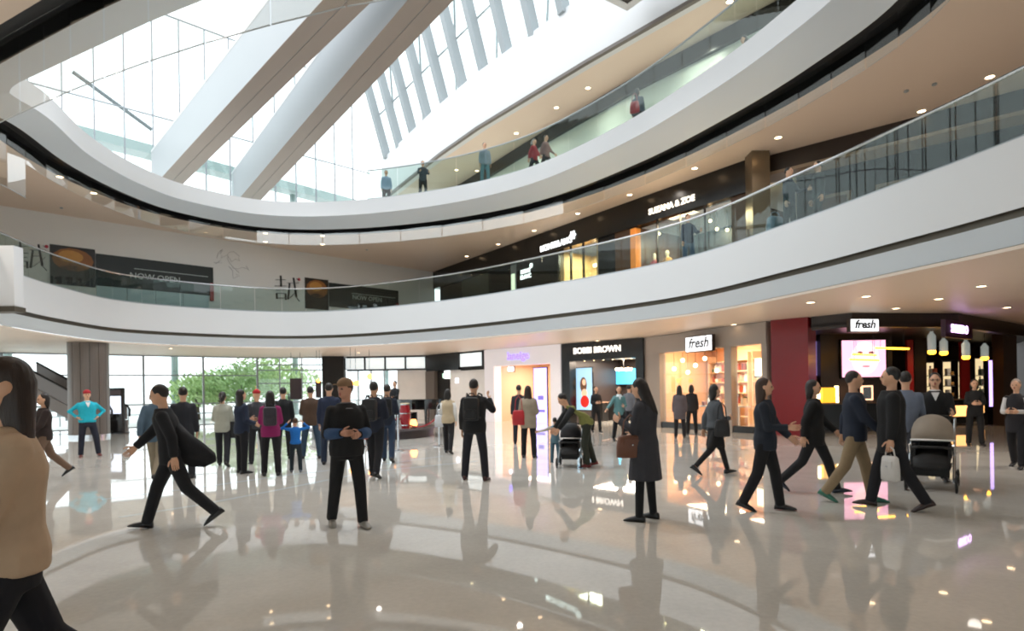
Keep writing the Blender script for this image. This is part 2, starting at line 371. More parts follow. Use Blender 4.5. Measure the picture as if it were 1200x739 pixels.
# ---- roof beams over the opening
def beam(pa, pb, z, h, w, label):
    a = Vector(pa); b = Vector(pb); u = (b-a).normalized(); n = Vector((-u.y, u.x))*w/2
    root = empty('roof_beam', (a.x, a.y, z), 0, label, 'beam', 'white roof beams across the skylight')
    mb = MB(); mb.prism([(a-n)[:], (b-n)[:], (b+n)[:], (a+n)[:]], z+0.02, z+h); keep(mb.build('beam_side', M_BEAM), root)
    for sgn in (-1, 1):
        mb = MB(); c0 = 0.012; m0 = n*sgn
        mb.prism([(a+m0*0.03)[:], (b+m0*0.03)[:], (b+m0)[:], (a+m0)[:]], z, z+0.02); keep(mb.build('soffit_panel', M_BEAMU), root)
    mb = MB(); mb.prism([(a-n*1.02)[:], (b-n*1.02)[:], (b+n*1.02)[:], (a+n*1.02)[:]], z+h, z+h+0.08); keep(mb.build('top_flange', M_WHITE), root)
    return root
ZB = 12.5
def bl(q0, q1, ext0, ext1):
    a = gp(q0[0], q0[1], ZB); b = gp(q1[0], q1[1], ZB); u = (b-a).normalized(); a = a-u*ext0; b = b+u*ext1; return (a.x, a.y), (b.x, b.y)
a, b = bl((200, 214), (408, 0), 1.6, 9); beam(a, b, ZB, 1.9, 1.05, 'white boxed roof beam nearer the curtain wall, tan underside')
a, b = bl((289, 238), (505, 0), 1.2, 9); beam(a, b, ZB, 1.9, 1.05, 'white boxed roof beam beside the slanted glazing, tan underside')

# ---- left curtain wall of the upper level (beyond the beams)
def facade(name, A, B, z0, z1, pitch, label, transoms=(), mw=0.07, md=0.12, tint=None, start=0.0):
    W = Wall(A, B); root = empty(name, W.at(0), 0, label, 'glazing', kind='structure')
    s = start; prev = 0.0; k = 0
    while s <= W.L+1e-3:
        keep(W.one('mullion', M_MULL, s-mw/2, s+mw/2, z0, z1, -md/2, md/2), root)
        if s+pitch <= W.L+1e-3:
            zs = [z0]+list(transoms)+[z1]
            for a, b in zip(zs[:-1], zs[1:]):
                keep(W.one('pane', tint or M_CLEAR, s+mw/2, s+pitch-mw/2, a+0.03, b-0.03, -0.012, 0.012), root)
        s += pitch
    for z in [z0]+list(transoms)+[z1]:
        keep(W.one('transom', M_MULL, 0, W.L, z-0.03, z+0.03, -md/2+0.01, md/2-0.01), root)
    return W, root
facade('window_1', (-30.0, 20.93), (-9.4, 40.4), Z3F, 22.0, 1.29, 'tall upper curtain wall of clear panes behind the roof beams', (16.4,), 0.06, 0.10)
# ---- slanted glazing on the far right: leaning white columns on a white parapet
SA, SB = Vector((-7.4, 36.6)), Vector((7.6, 15.2)); su = (SB-SA).normalized(); sn = Vector((su.y, -su.x))   # toward the atrium
ZS = 16.0; lean = 0.30; ht = 7.5
root = empty('window_2', (SA.x, SA.y, ZS), 0, 'slanted glass wall with leaning pale columns above the white parapet', 'glazing', kind='structure')
L = (SB-SA).length; nc = 14; pit = L/nc
for k in range(nc+1):
    p = SA+su*(k*pit); q = p+sn*lean*ht; w = su*0.17; d = sn*0.22
    mb = MB(); mb.loft([[(p-w-d).to_3d()+Vector((0, 0, ZS-0.1)), (p+w-d).to_3d()+Vector((0, 0, ZS-0.1)), (p+w+d).to_3d()+Vector((0, 0, ZS-0.1)), (p-w+d).to_3d()+Vector((0, 0, ZS-0.1))],
             [(q-w-d).to_3d()+Vector((0, 0, ZS+ht)), (q+w-d).to_3d()+Vector((0, 0, ZS+ht)), (q+w+d).to_3d()+Vector((0, 0, ZS+ht)), (q-w+d).to_3d()+Vector((0, 0, ZS+ht))]])
    keep(mb.build('column', pm('column_paint', '#989fa3', 0.45, 0.03, 1)), root)
    if k < nc:
        for lev in range(3):
            za, zb = ht*lev/3, ht*(lev+1)/3
            pa = p-sn*0.25; pb = pa+su*pit
            mb = MB(); vs = []
            for off in (0, -0.02):
                for pt, zz in ((pa, za), (pb, za), (pb, zb), (pa, zb)): vs.append((pt+sn*(lean*zz+off)).to_3d()+Vector((0, 0, ZS+zz)))
            mb.add(vs, [(0, 1, 2, 3), (7, 6, 5, 4), (0, 4, 5, 1), (1, 5, 6, 2), (2, 6, 7, 3), (3, 7, 4, 0)]); keep(mb.build('pane', M_CLEAR), root)
        if k % 2 == 0:
            a3 = (p-sn*0.6).to_3d()+Vector((0, 0, ZS+0.2)); b3 = (p+su*pit*2-sn*0.6+sn*lean*ht).to_3d()+Vector((0, 0, ZS+ht))
            mb = MB(); mb.tube([a3, b3], 0.06, 6); keep(mb.build('brace', M_STEEL), root)
for zz in (ht/3, ht*2/3):
    mb = MB(); mb.tube([(SA+sn*(lean*zz-0.3)).to_3d()+Vector((0, 0, ZS+zz)), (SB+sn*(lean*zz-0.3)).to_3d()+Vector((0, 0, ZS+zz))], 0.05, 6); keep(mb.build('transom', M_STEEL), root)
# parapet wall
Z3C = 13.6
par = [(-7.9, 37.2), (-3.5, 30.2), (-1.4, 27.2), (2.87, 21.9), (7.4, 16.6), (9.8, 13.6)]
mb = MB()
for i in range(len(par)-1):
    a, b = Vector(par[i]), Vector(par[i+1]); u = (b-a).normalized(); n = Vector((u.y, -u.x))
    mb.prism([a[:], b[:], (b-n*0.5)[:], (a-n*0.5)[:]], Z3C, ZS+0.05)
mb.build('wall_parapet', M_WHITE, kind='structure', label='big white parapet wall below the slanted glazing', cat='wall')
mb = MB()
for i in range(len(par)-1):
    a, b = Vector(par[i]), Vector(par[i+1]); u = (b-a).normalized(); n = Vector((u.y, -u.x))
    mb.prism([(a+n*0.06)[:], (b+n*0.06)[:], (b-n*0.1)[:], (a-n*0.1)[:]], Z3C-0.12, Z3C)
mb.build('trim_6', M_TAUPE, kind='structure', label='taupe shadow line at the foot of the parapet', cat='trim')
# second floor ceiling and shop wall on the right
mb = MB(); mb.add([(p[0], p[1], Z3C+0.02) for p in par]+[(20, 13.6, Z3C+0.02), (20, 30, Z3C+0.02), (-2, 46, Z3C+0.02)], [tuple(range(9))])
mb.build('ceiling_upper', M_CEIL, kind='structure', label='beige ceiling strip over the second floor shops', cat='ceiling')
w3 = [(-4.2, 37.0), (1.95, 27.6), (5.2, 22.9), (9.0, 18.2), (12.5, 13.6)]
M_SAGE = pm('pale_sage_panel', '#d2dcd4', 0.35, 0.04, 0.8)
for i in range(len(w3)-1):
    W = Wall(w3[i], w3[i+1])
    W.one('wall_upper', M_SAGE, 0, W.L, Z3F, 13.05, -0.2, 0, kind='structure', label='pale sage shop wall of the second floor', cat='wall')
    W.one('trim_7', M_BLACK, 0, W.L, 13.05, Z3C, -0.2, 0.15, kind='structure', label='black shop header on the second floor', cat='trim')
# upper boxed volume poking in at the top
c = gp(735, 13, 14.0); W = Wall((c.x, c.y), (c.x+su.x*8, c.y+su.y*8))
root = empty('hanging_soffit_box', W.at(0), 0, 'white-edged dark soffit box hanging at the top of the parapet', 'soffit box')
keep(W.one('dark_underside', M_BROWN, 0.25, 8, 14.03, 14.1, 0.25, 6), root)
for nm, s0, s1, d0, d1 in (('edge_rim', 0, 8, 0, 0.25), ('edge_rim', 0, 0.25, 0.25, 6)): keep(W.one(nm, M_WHITE, s0, s1, 14.0, 14.6, d0, d1), root)
keep(W.one('top_plate', M_WHITE, 0, 8, 14.6, 14.7, 0, 6), root)
# ---- exterior canopy roof seen through the upper glazing
p0, p1 = Vector((-28.2, 31.4)), Vector((-9.2, 53)); u = (p1-p0).normalized(); n = Vector((-u.y, u.x))
M_CAN = pm('canopy_grey', '#8fa19f', 0.5, 0.04, 0.8)
root = empty('canopy_roof', (p0.x, p0.y, 0), 0, 'pale grey-green canopy roof outside the upper glazing', 'canopy')
mb = MB(); mb.loft([[(p0.x, p0.y, 16.9), (p0.x+n.x*3.2, p0.y+n.y*3.2, 17.6), (p0.x+n.x*3.2, p0.y+n.y*3.2, 17.9), (p0.x, p0.y, 17.5)],
                    [(p1.x, p1.y, 16.9), (p1.x+n.x*3.2, p1.y+n.y*3.2, 17.6), (p1.x+n.x*3.2, p1.y+n.y*3.2, 17.9), (p1.x, p1.y, 17.5)]])
keep(mb.build('roof_slab', M_CAN), root)
for k in range(4):
    q = p0+u*(1.5+k*8.6)+n*1.2
    mb = MB(); mb.tube([(q.x, q.y, 0), (q.x, q.y, 17)], 0.22, 8); keep(mb.build('post', M_CAN), root)
for z in (13.6, 15.2):
    mb = MB(); a = p0+n*1.2; b = p1+n*1.2; mb.tube([(a.x, a.y, z), (b.x, b.y, z)], 0.16, 6); keep(mb.build('rail_beam', M_CAN), root)
a = dp(85, 84, 35.5); b = dp(178, 152, 38.5)
mb = MB(); mb.tube([a, b], 0.12, 6); keep(mb.build('brace', pm('dark_steel', '#4a5458', 0.4)), root)
# ---- first floor left white wall and right shop line
WL = Wall((-19.6, 23.0), (-4.7, 37.1)); WL.one('wall_left', M_WALLW, 0, WL.L, Z2F, Z2C, -0.25, 0, kind='structure', label='long white wall of the first floor gallery', cat='wall')
WL0 = Wall((-26, 15.5), (-19.6, 23.0)); WL0.one('wall_left_return', M_WALLW, 0, WL0.L, Z2F, Z2C, -0.25, 0, kind='structure', label='white return wall of the first floor gallery', cat='wall')
# ---- unseen rest of the hall behind the viewer: glazed back and left sides, panelled right side
W = Wall((26, -14), (-26, -14)); facade('window_3', (26, -14), (-26, -14), 0.0, 9.0, 2.6, 'glazed back front of the hall', (3.7, 5.2), 0.1, 0.14)
facade('window_4', (-26, -14), (-26, 15.5), 0.0, 9.0, 2.6, 'glazed side front of the hall', (3.7, 5.2), 0.1, 0.14)
mb = MB(); mb.box(25.8, 26, -14, 31, 0, 13.6); mb.build('wall_right', M_BROWN, kind='structure', label='brown panelled side wall of the hall', cat='wall')

# warm light of the ceiling downlights (their visible fittings follow with the small things)
for s0, s1, zz, w in ((2.6, 0, Z1C-0.05, 150), (1.6, 0, Z2C-0.05, 190)):
    crv = offset(RING2 if zz < 5 else RING3, s0); m = len(crv); step = m//16
    for k in range(0, m, step):
        if zz > 5 and crv[k].x < -7 and crv[k].y > 19: continue
        lamp(crv[k].x, crv[k].y, zz, w)

for x, y in ((-6, 14), (-1.5, 11.5), (-9.5, 17), (-4, 19), (1.5, 15), (-8, 22)): lamp(x, y, 12.3, 650, (.94, .97, 1), 120, 0.3)   # unseen floodlights added under the roof to brighten the atrium floor

for x, y in ((0.5, 27.3), (3.2, 23.6), (6.0, 20.2), (8.8, 16.8), (-2.2, 31.5)): lamp(x, y, Z3C-.05, 240, (1, .92, .82), 150)   # second floor downlights

for x, y in ((-4.2, 31.4), (-8.5, 32.2), (-12.5, 30.6)): lamp(x, y, Z1C-.05, 120)   # fill lamps added to brighten the marble at the far entrance
# ================================================================== GROUND FLOOR FRONTS
G1, G2, G3, G4 = (-23.2, 27.2), (-14.4, 33.8), (-9.6, 34.9), (-4.8, 34.6)
A0, A1, A2 = (-1.35, 31.0), (5.7, 24.9), (8.4, 19.5)
def sx(W, px, py=462): return W.px(px, py)[0]
def sz(W, px, py): return W.px(px, py)[1]
def em(name, col, s): return pm(name, col, 0.5, 0.03, 2, es=s)
def area(name, p, size, watts, col=(1, .86, .7), rot=(0, 0, 0), sy=None):
    l = bpy.data.lights.new(name, 'AREA'); l.energy = watts; l.color = col; l.size = size
    if sy: l.shape = 'RECTANGLE'; l.size_y = sy
    o = bpy.data.objects.new(name, l); link(o); o.location = p; o.rotation_euler = rot; return o
facade('window_5', (-26, 16), G1, 0.0, Z1C-0.05, 2.3, 'ground floor window front beside the escalator', (1.1, 2.6), 0.08, 0.12)
facade('window_6', G1, G2, 0.0, Z1C-0.05, 2.75, 'wide ground floor window front looking onto trees', (1.15, 2.65), 0.09, 0.14, start=0.0)
W, r_ = facade('window_7', G2, G3, 0.0, Z1C-0.05, 1.2, 'gridded ground floor window beside the black column', (1.1, 2.2, 2.95, 3.25), 0.06, 0.10)
# black column between the window fronts
W = Wall(G2, G3); s0, s1 = sx(W, 379), sx(W, 404)
W.one('column_black', M_BLACKM, s0, s1, 0, Z1C, -0.2, 0.7, kind='structure', label='square black column among the far windows', cat='column')
# entrance front G3-G4: frosted transom lights over bright doors, white marble panel
W = Wall(G3, G4); s0, s1, s2 = sx(W, 405), sx(W, 466), sx(W, 500)
M_FROST = em('frosted_light_panel', '#dfe8ea', 0.55)
root = empty('entrance_front', W.at(0), 0, 'far glazed entrance with black frame and frosted transom panels', 'entrance front', kind='structure')
for k in range(4):
    a = s0+(s2-s0)*k/4; b = s0+(s2-s0)*(k+1)/4
    keep(W.one('transom_panel', M_FROST, a+0.05, b-0.05, 2.95, 3.6, 0, 0.06), root)
keep(W.one('frame', M_BLACK, 0, s2, 3.6, Z1C, -0.05, 0.1), root); keep(W.one('frame', M_BLACK, 0, s2, 2.85, 2.95, -0.05, 0.1), root)
for k in range(5): a = s0+(s2-s0)*k/4; keep(W.one('frame', M_BLACK, a-0.05, a+0.05, 2.95, 3.6, -0.05, 0.1), root)
for k in range(4):
    a = s0+(s1-s0)*k/4; b = s0+(s1-s0)*(k+1)/4
    keep(W.one('door_pane', M_CLEAR, a+0.04, b-0.04, 0.05, 2.85, 0, 0.02), root); keep(W.one('door_frame', M_STEEL, a-0.04, a+0.04, 0, 2.85, -0.03, 0.06), root)
M_MARBLE = pm('pale_marble', '#eae8e7', 0.25, 0.10, 1.6)
W.one('wall_marble', M_MARBLE, s1, s2, 0, 2.85, -0.15, 0.05, kind='structure', label='white marble panel beside the bright entrance doors', cat='wall')
# dark service front G4-A0
W = Wall(G4, A0); q = [sx(W, p) for p in (500, 513, 519, 528, 531, 541, 566, 571)]
W.one('trim_8', M_BLACK, 0, q[5], 2.75, Z1C, -0.1, 0.2, kind='structure', label='black header panel over the far service door', cat='trim')
for a, b in ((q[5]+.05, (q[5]+q[6])/2-.03), ((q[5]+q[6])/2+.03, q[6])):
    W.one('wall_light_panel', M_FROST, a, b, 2.9, 3.6, -0.1, 0.12, label='frosted light panel above the marble wall', cat='light panel', group='frosted light panels above the marble wall')
W.one('wall_far', M_BLACKM, q[5], q[7]+0.1, 2.7, Z1C, -0.25, 0.05, kind='structure', label='black strip behind the frosted light panels', cat='wall')
W.one('column_brown', M_TAUPE, 0, q[1], 0, 2.75, -0.3, 0.25, kind='structure', label='taupe pillar beside the far service door', cat='column')
dr = W.one('door_1', M_BLACKM, q[2], q[3], 0, 2.3, -0.1, 0.02, kind='structure', label='narrow black service door', cat='door')
keep(W.one('door_sign', em('green_sign', '#bfe6cf', 1.2), q[2]+0.05, q[3]-0.02, 2.35, 2.6, -0.05, 0.04), dr)
W.one('wall_marble_far', M_MARBLE, q[3], q[7]+0.1, 0, 2.75, -0.15, 0.0, kind='structure', label='veined marble wall with a white logo', cat='wall')
W.one('wall_dark_infill', M_BLACKM, q[1], q[2], 0, 2.75, -0.12, 0.0, kind='structure', label='dark infill beside the service door', cat='wall')
lg = W.one('wall_logo', em('white_glow', '#f2f2ff', 1.6), q[4]+0.25, q[4]+0.5, 2.05, 2.3, 0.0, 0.04, label='small white glowing logo on the marble wall', cat='logo')
# ---------------------------------------------------------------- white portal shop
W = Wall(A0, A1); WB = W
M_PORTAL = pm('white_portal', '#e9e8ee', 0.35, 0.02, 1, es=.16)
s0, s1, s2, s3 = (sx(W, p) for p in (572, 583, 649, 661)); zt = sz(W, 583, 429); 
portal = empty('shop_portal', W.at(s0), 0, 'white framed shop portal with a glowing lilac sign', 'shop front', kind='structure')
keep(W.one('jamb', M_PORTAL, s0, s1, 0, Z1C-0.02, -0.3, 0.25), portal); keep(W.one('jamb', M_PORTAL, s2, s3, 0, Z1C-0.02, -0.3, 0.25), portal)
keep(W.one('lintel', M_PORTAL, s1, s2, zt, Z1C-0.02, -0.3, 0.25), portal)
M_LILAC = em('lilac_glow', '#7f68e6', 1.6)
sm_ = sx(W, 611, 416); text_obj('shop_sign', 'laneige', 0.5, M_LILAC, wall_T(W, sm_, 0.28, sz(W, 611, 417)), label='glowing lilac shop name on the white portal', cat='sign', bold=0.008)
def room(W, s0, s1, depth, zc, wallm, ceilm, name, label, side=(1, 1)):
    W.one('wall_'+name, wallm, s0, s1, 0, zc, -depth-0.1, -depth, kind='structure', label='back wall '+label, cat='wall')
    if side[0]: W.one('wall_'+name+'_side', wallm, s0-0.1, s0, 0, zc, -depth-0.1, -0.3, kind='structure', label='first side wall '+label, cat='wall')
    if side[1]: W.one('wall_'+name+'_side', wallm, s1, s1+0.1, 0, zc, -depth-0.1, -0.3, kind='structure', label='second side wall '+label, cat='wall')
    W.one('ceiling_'+name, ceilm, s0-.1, s1+.1, zc, zc+0.08, -depth-0.1, -0.05, kind='structure', label='ceiling '+label, cat='ceiling')
M_PEACH = pm('peach_wall', '#d6b69c', 0.5, 0.04, 1)
room(W, s1-0.3, s2+0.6, 4.0, zt+0.25, M_PEACH, M_PEACH, 'peach', 'of the peach-lit shop behind the white portal')
p = W.at((s1+s2)/2, -2, zt+0.15); area('portal_shop_light', p, 2.2, 170, (1, .80, .62), (0, 0, W.rz), 2.5)
def boxpx(W, name, mat, x0, x1, y0, y1, d, t, **kw):   # board standing on plane d behind / before the wall
    A = W.at(0, d); B = W.at(W.L, d); V = Wall((A.x, A.y), (B.x, B.y)); xm, ym = (x0+x1)/2, (y0+y1)/2
    a, b = V.px(x0, ym)[0], V.px(x1, ym)[0]; za, zb = V.px(xm, y1)[1], V.px(xm, y0)[1]
    return V, a, b, max(za, 0.0), zb
def screen(W, x0, x1, y0, y1, d, col, s, name, label, cat, frame=M_BLACK):
    V, a, b, za, zb = boxpx(W, '', None, x0, x1, y0, y1, d, 0.05)
    root = empty(name, V.at((a+b)/2, 0, za), 0, label, cat)
    keep(V.one('frame', frame, a-0.04, b+0.04, za-0.04, zb+0.04, -0.06, 0), root)
    global LASTD
    LASTD = keep(V.one('display', em('glow_'+name+str(x0), col, s), a, b, za, zb, 0, 0.015), root)
    return V, a, b, za, zb, root
screen(W, 588, 603, 445, 458, -3.9, '#8f9ec9', 1.0, 'wall_screen', 'small blue wall screen inside the peach-lit shop', 'screen')
screen(W, 589, 603, 465, 476, -3.5, '#f3dcd8', 1.4, 'display_case', 'pale lit display case under the blue wall screen', 'display case')
screen(W, 590, 602, 430, 435, -1.2, '#f4f0ff', 2.5, 'hanging_sign', 'small white hanging sign just inside the white portal', 'sign')
V, a, b, za, zb, r_ = screen(W, 626, 641, 431, 497, -0.4, '#a89cf0', 1.7, 'light_box', 'tall lilac light box at the white portal', 'light box')
mb = MB(); V.box(mb, a+0.15, b-0.12, za+0.5, za+0.62, 0.016, 0.02); V.box(mb, a+0.25, b-0.2, za+1.1, za+1.3, 0.016, 0.02); sub(mb.build('print_detail', em('lilac_print', '#6f66b8', 0.8)), LASTD)
V, a, b, za, zb = boxpx(W, '', None, 606, 618, 490, 501, -3.3, 0)
build_bev(V.box(MB(), a, b, 0, 0.75, -0.5, 0.1), 'bench', pm('brown_wood', '#5a3d2c', 0.4, 0.1, 5), label='low brown display bench at the back of the peach-lit shop', cat='bench')
# ---------------------------------------------------------------- black cosmetics shop
s0, s1, s2, s3 = (sx(W, p) for p in (661.5, 671, 748, 757)); zt = sz(W, 709, 421)
bs = empty('shop_front_black', W.at(s0), 0, 'black framed cosmetics shop front with white lettering', 'shop front', kind='structure')
keep(W.one('jamb', M_BLACK, s0, s1, 0, Z1C-0.02, -0.3, 0.2), bs); keep(W.one('jamb', M_BLACK, s2, s3, 0, Z1C-0.02, -0.3, 0.2), bs); keep(W.one('lintel', M_BLACK, s1, s2, zt, Z1C-0.02, -0.3, 0.2), bs)
text_obj('shop_sign', 'BOBBI BROWN', 0.36, em('white_letter', '#f4ece2', 1.3), wall_T(W, sx(W, 703), 0.23, sz(W, 703, 410)), label='white block lettering on the black shop header', cat='sign', bold=0.012)
M_TAN = pm('tan_shop_wall', '#9c7f6c', 0.5, 0.06, 1)
room(W, s1-0.2, s2+0.2, 4.5, zt+0.2, pm('dark_shop_wall', '#3a3230', 0.4, 0.1, 2), pm('shop_ceiling', '#cdb8a6', 0.6, 0.03, 2), 'dark', 'of the black framed cosmetics shop')
p = W.at((s1+s2)/2, -2.2, zt+0.1); area('black_shop_light', p, 2.4, 380, (1, .84, .68), (0, 0, W.rz), 3)
V, a, b, za, zb, r_ = screen(W, 675, 694, 431, 480, -0.6, '#9fc6dc', 0.9, 'portrait_poster', 'tall portrait poster of a woman in a red dress', 'poster')
def disc(V, s, z, rs, rz, d, n=14):
    T = V; mb = MB(); pts = [(s+rs*math.cos(2*math.pi*k/n), z+rz*math.sin(2*math.pi*k/n)) for k in range(n)]
    vs = [V.at(x, d, y) for x, y in pts]+[V.at(x, d+0.004, y) for x, y in pts]
    return mb.add(vs, [tuple(range(n)), tuple(range(n, 2*n))]+[(i, (i+1) % n, n+(i+1) % n, n+i) for i in range(n)])
cx_, h_ = (a+b)/2, zb-za
sub(disc(V, cx_-0.02, za+h_*.60, 0.19, 0.36, 0.016).build('print_hair', em('print_brown', '#6b4a35', 0.7)), LASTD)
sub(disc(V, cx_+0.02, za+h_*.66, 0.10, 0.15, 0.022).build('print_face', em('print_skin', '#e3b898', 0.8)), LASTD)
sub(disc(V, cx_+0.03, za+h_*.40, 0.16, 0.20, 0.022).build('print_shoulder', em('print_skin', '#e3b898', 0.8)), LASTD)
sub(disc(V, cx_+0.05, za+h_*.20, 0.24, 0.28, 0.028).build('print_dress', em('print_red', '#c22a22', 0.8)), LASTD)
screen(W, 716, 746, 432, 450, -4.2, '#3fa3cf', 1.2, 'wide_screen', 'wide blue screen at the back of the black cosmetics shop', 'screen')
for k, px in enumerate((722, 728, 734, 739, 726, 733)):       # chandelier bulbs
    pass
V, a, b, za, zb = boxpx(W, '', None, 720, 742, 425, 436, -1.6, 0)
ch = empty('chandelier', V.at((a+b)/2, 0, zb), 0, 'warm multi-bulb chandelier inside the black cosmetics shop', 'chandelier')
M_BULB = em('warm_bulb', '#ffd9a0', 9.0)
mb = MB(); c = V.at((a+b)/2, 0, za+0.1); mb.tube([c, c+Vector((0, 0, .55))], 0.02, 6); mb.tube([c+Vector((.32*math.cos(t), .32*math.sin(t), 0)) for t in [k*math.pi/6 for k in range(12)]], 0.015, 5, closed=True); keep(mb.build('frame', M_CHROME), ch)
for k in range(6):
    t = k*math.pi/3; keep(MB().ball(c+Vector((.32*math.cos(t), .32*math.sin(t), 0.04)), 0.07, 8, 5).build('bulb', M_BULB, smooth='all'), ch)
ORD7 = 'first second third fourth fifth sixth seventh'.split()
for k in range(7):
    V, a, b, za, zb = boxpx(W, '', None, 672+k*11, 676+k*11, 421.5, 424.5, -1.0, 0)
    V2 = V; s_ = (a+b)/2; fit = empty('spot_lamp', V.at(s_, 0, zb), 0, 'ceiling spotlight of the black cosmetics shop, %s from the white portal' % ORD7[k], 'spotlight', 'ceiling spotlights of the black cosmetics shop')
    keep(MB().lathe([(.05, 0), (.06, -.12), (.06, -.14)], 10, V.at(s_, 0, zt+0.18)).build('housing', M_BLACK), fit); keep(MB().lathe([(.045, -.141), (.03, -.15)], 10, V.at(s_, 0, zt+0.18)).build('lens', M_BULB), fit)
for px, py, wd in ((696, 486, 1.0), (725, 480, 1.2)):
    V, a, b, za, zb = boxpx(W, '', None, px-4, px+4, py, 500, -2.4 if px < 700 else -3.4, 0)
    ct = empty('makeup_counter', V.at((a+b)/2), 0, 'dark make-up counter with tan top inside the black cosmetics shop, %s' % ('lower' if wd < 1.2 else 'beyond the poster'), 'counter')
    keep(V.one('body', M_BLACKM, (a+b)/2-wd/2, (a+b)/2+wd/2, 0, 0.9, -0.5, 0), ct); keep(V.one('top', M_TAN, (a+b)/2-wd/2-.04, (a+b)/2+wd/2+.04, 0.9, 0.95, -0.54, 0.04), ct)
# ---------------------------------------------------------------- fresh: lit glass shop windows
W = Wall(A1, A2); WF = W
M_GREY = pm('warm_grey_panel', '#a59c95', 0.35, 0.04, 1)
s0, s1, s2, s3, s4, s5 = (sx(W, p) for p in (758, 776, 852, 860, 896, 902)); zt = sz(W, 815, 410)
fs_ = empty('shop_front_grey', W.at(s0), 0, 'grey panelled shop front with two lit display windows', 'shop front', kind='structure')
for nm, a, b in (('pilaster', s0, s1), ('pilaster', s2, s3), ('pilaster', s4, s5)): keep(W.one(nm, M_GREY, a, b, 0, zt, -0.2, 0.12), fs_)
keep(W.one('header', M_GREY, s0, s5, zt, Z1C-0.02, -0.2, 0.14), fs_)
for a, b in ((s1, s2), (s3, s4)): keep(W.one('plinth', M_BLACK, a, b, 0, 0.22, -0.15, 0.08), fs_); keep(W.one('window_pane', M_CLEAR, a, b, 0.22, zt, -0.02, 0.0), fs_)
M_WARM = pm('warm_shop_wall', '#e0b58c', 0.5, 0.05, 1.5)
poly = [Vector(A1), Vector(A2), Vector((10.1, 21.4)), Vector((9.3, 27.6))]
for k, nm in ((1, 'a'), (2, 'b'), (3, 'c')):
    V = Wall(poly[k][:], poly[(k+1) % 4][:]); V.one('wall_warm', M_WARM, 0, V.L, 0, 3.4, -0.1 if k == 2 else -0.05, 0.0, kind='structure', label='warm lit inner wall of the grey panelled shop, side %s' % {1: 'by the red column', 2: 'at the back', 3: 'by the black shop'}[k], cat='wall')
mb = MB(); mb.prism([p[:] for p in poly], 3.4, 3.5); mb.build('ceiling_warm', M_WARM, kind='structure', label='warm ceiling of the grey panelled shop', cat='ceiling')
area('fresh_light', (8.2, 24.3, 3.35), 1.8, 150, (1, .74, .5), (0, 0, 0)); area('fresh_light', (8.6, 21.6, 3.35), 1.2, 70, (1, .76, .54), (0, 0, 0))
VB = Wall(poly[3][:], poly[2][:])          # back wall seen from the hall
M_SHELF = pm('pale_shelf', '#e8c9a4', 0.4, 0.04, 2); prod_names = ['cream', 'rust red', 'white', 'amber', 'maroon', 'peach', 'olive', 'bright white']; ORD = ('first', 'second', 'third', 'fourth', 'fifth'); prod_cols = ['#e8d9c0', '#b4573f', '#f2f0ea', '#cf9a4a', '#7a3b32', '#e5b9a5', '#5b6b4c', '#ffffff']
PM = [pm('product_'+c, c, 0.3, 0.05, 8) for c in prod_cols]
bott = []
mb = MB(); mb.lathe([(.045, 0), (.05, .02), (.05, .15), (.02, .18), (.02, .20)], 8); bott.append(mb)
mb = MB(); mb.box(-.06, .06, -.05, .05, 0, .18); bott.append(mb)
mb = MB(); mb.lathe([(.06, 0), (.065, .03), (.065, .09), (.05, .10)], 8); bott.append(mb)
bm_cache = {}
def product(loc, kind, mi, label, group):
    key = (kind, mi)
    if key not in bm_cache: bm_cache[key] = (bott[kind].mesh('product', PM[mi], True), MB().lathe([(.025, 0), (.025, .05)], 8).mesh('cap', M_CHROME, True))
    o = link(bpy.data.objects.new(('bottle', 'gift_box', 'cream_jar')[kind], bm_cache[key][0])); o.location = loc; o.rotation_euler = (0, 0, random.uniform(0, .6)); o.scale = (1.35, 1.35, 1.6)
    tag(o, label, ('bottle', 'box', 'jar')[kind], group)
    if kind == 0:
        c = link(bpy.data.objects.new('cap', bm_cache[key][1])); c.parent = o; c.location = (0, 0, .20)
for u in range(3):
    sa = 0.5+u*1.9; root = empty('display_shelf', VB.at(sa, 0.3), 0, ('pale lit wall shelf unit nearest the black shop', 'pale lit wall shelf unit in the middle of the warm shop', 'pale lit wall shelf unit nearest the red column')[u], 'shelf unit')
    keep(VB.one('back_panel', em('shelf_back', '#e8bf88', 0.4), sa, sa+1.6, 0.3, 2.9, 0.02, 0.06), root)
    for s_ in (sa, sa+1.55): keep(VB.one('side_panel', M_SHELF, s_, s_+0.05, 0, 2.95, 0.02, 0.5), root)
    for k, z in enumerate((0.35, 0.85, 1.3, 1.75, 2.2, 2.65)):
        keep(VB.one('shelf_board', M_SHELF, sa+.05, sa+1.55, z, z+0.04, 0.06, 0.48), root)
        if k in (1, 2, 3, 4):
            for j in range(5):
                kd = random.randrange(3); ci = random.randrange(8); pp_ = VB.at(sa+0.2+j*0.29, 0.3, z+0.041)
                product(pp_, kd, ci, '%s %s, %s along board %s of the %s warm shop shelf unit' % (prod_names[ci], ('bottle', 'gift box', 'jar')[kd], ORD[j], ('', 'two', 'three', 'four', 'five')[k], ('first', 'middle', 'last')[u]), 'products on the warm shop shelves')
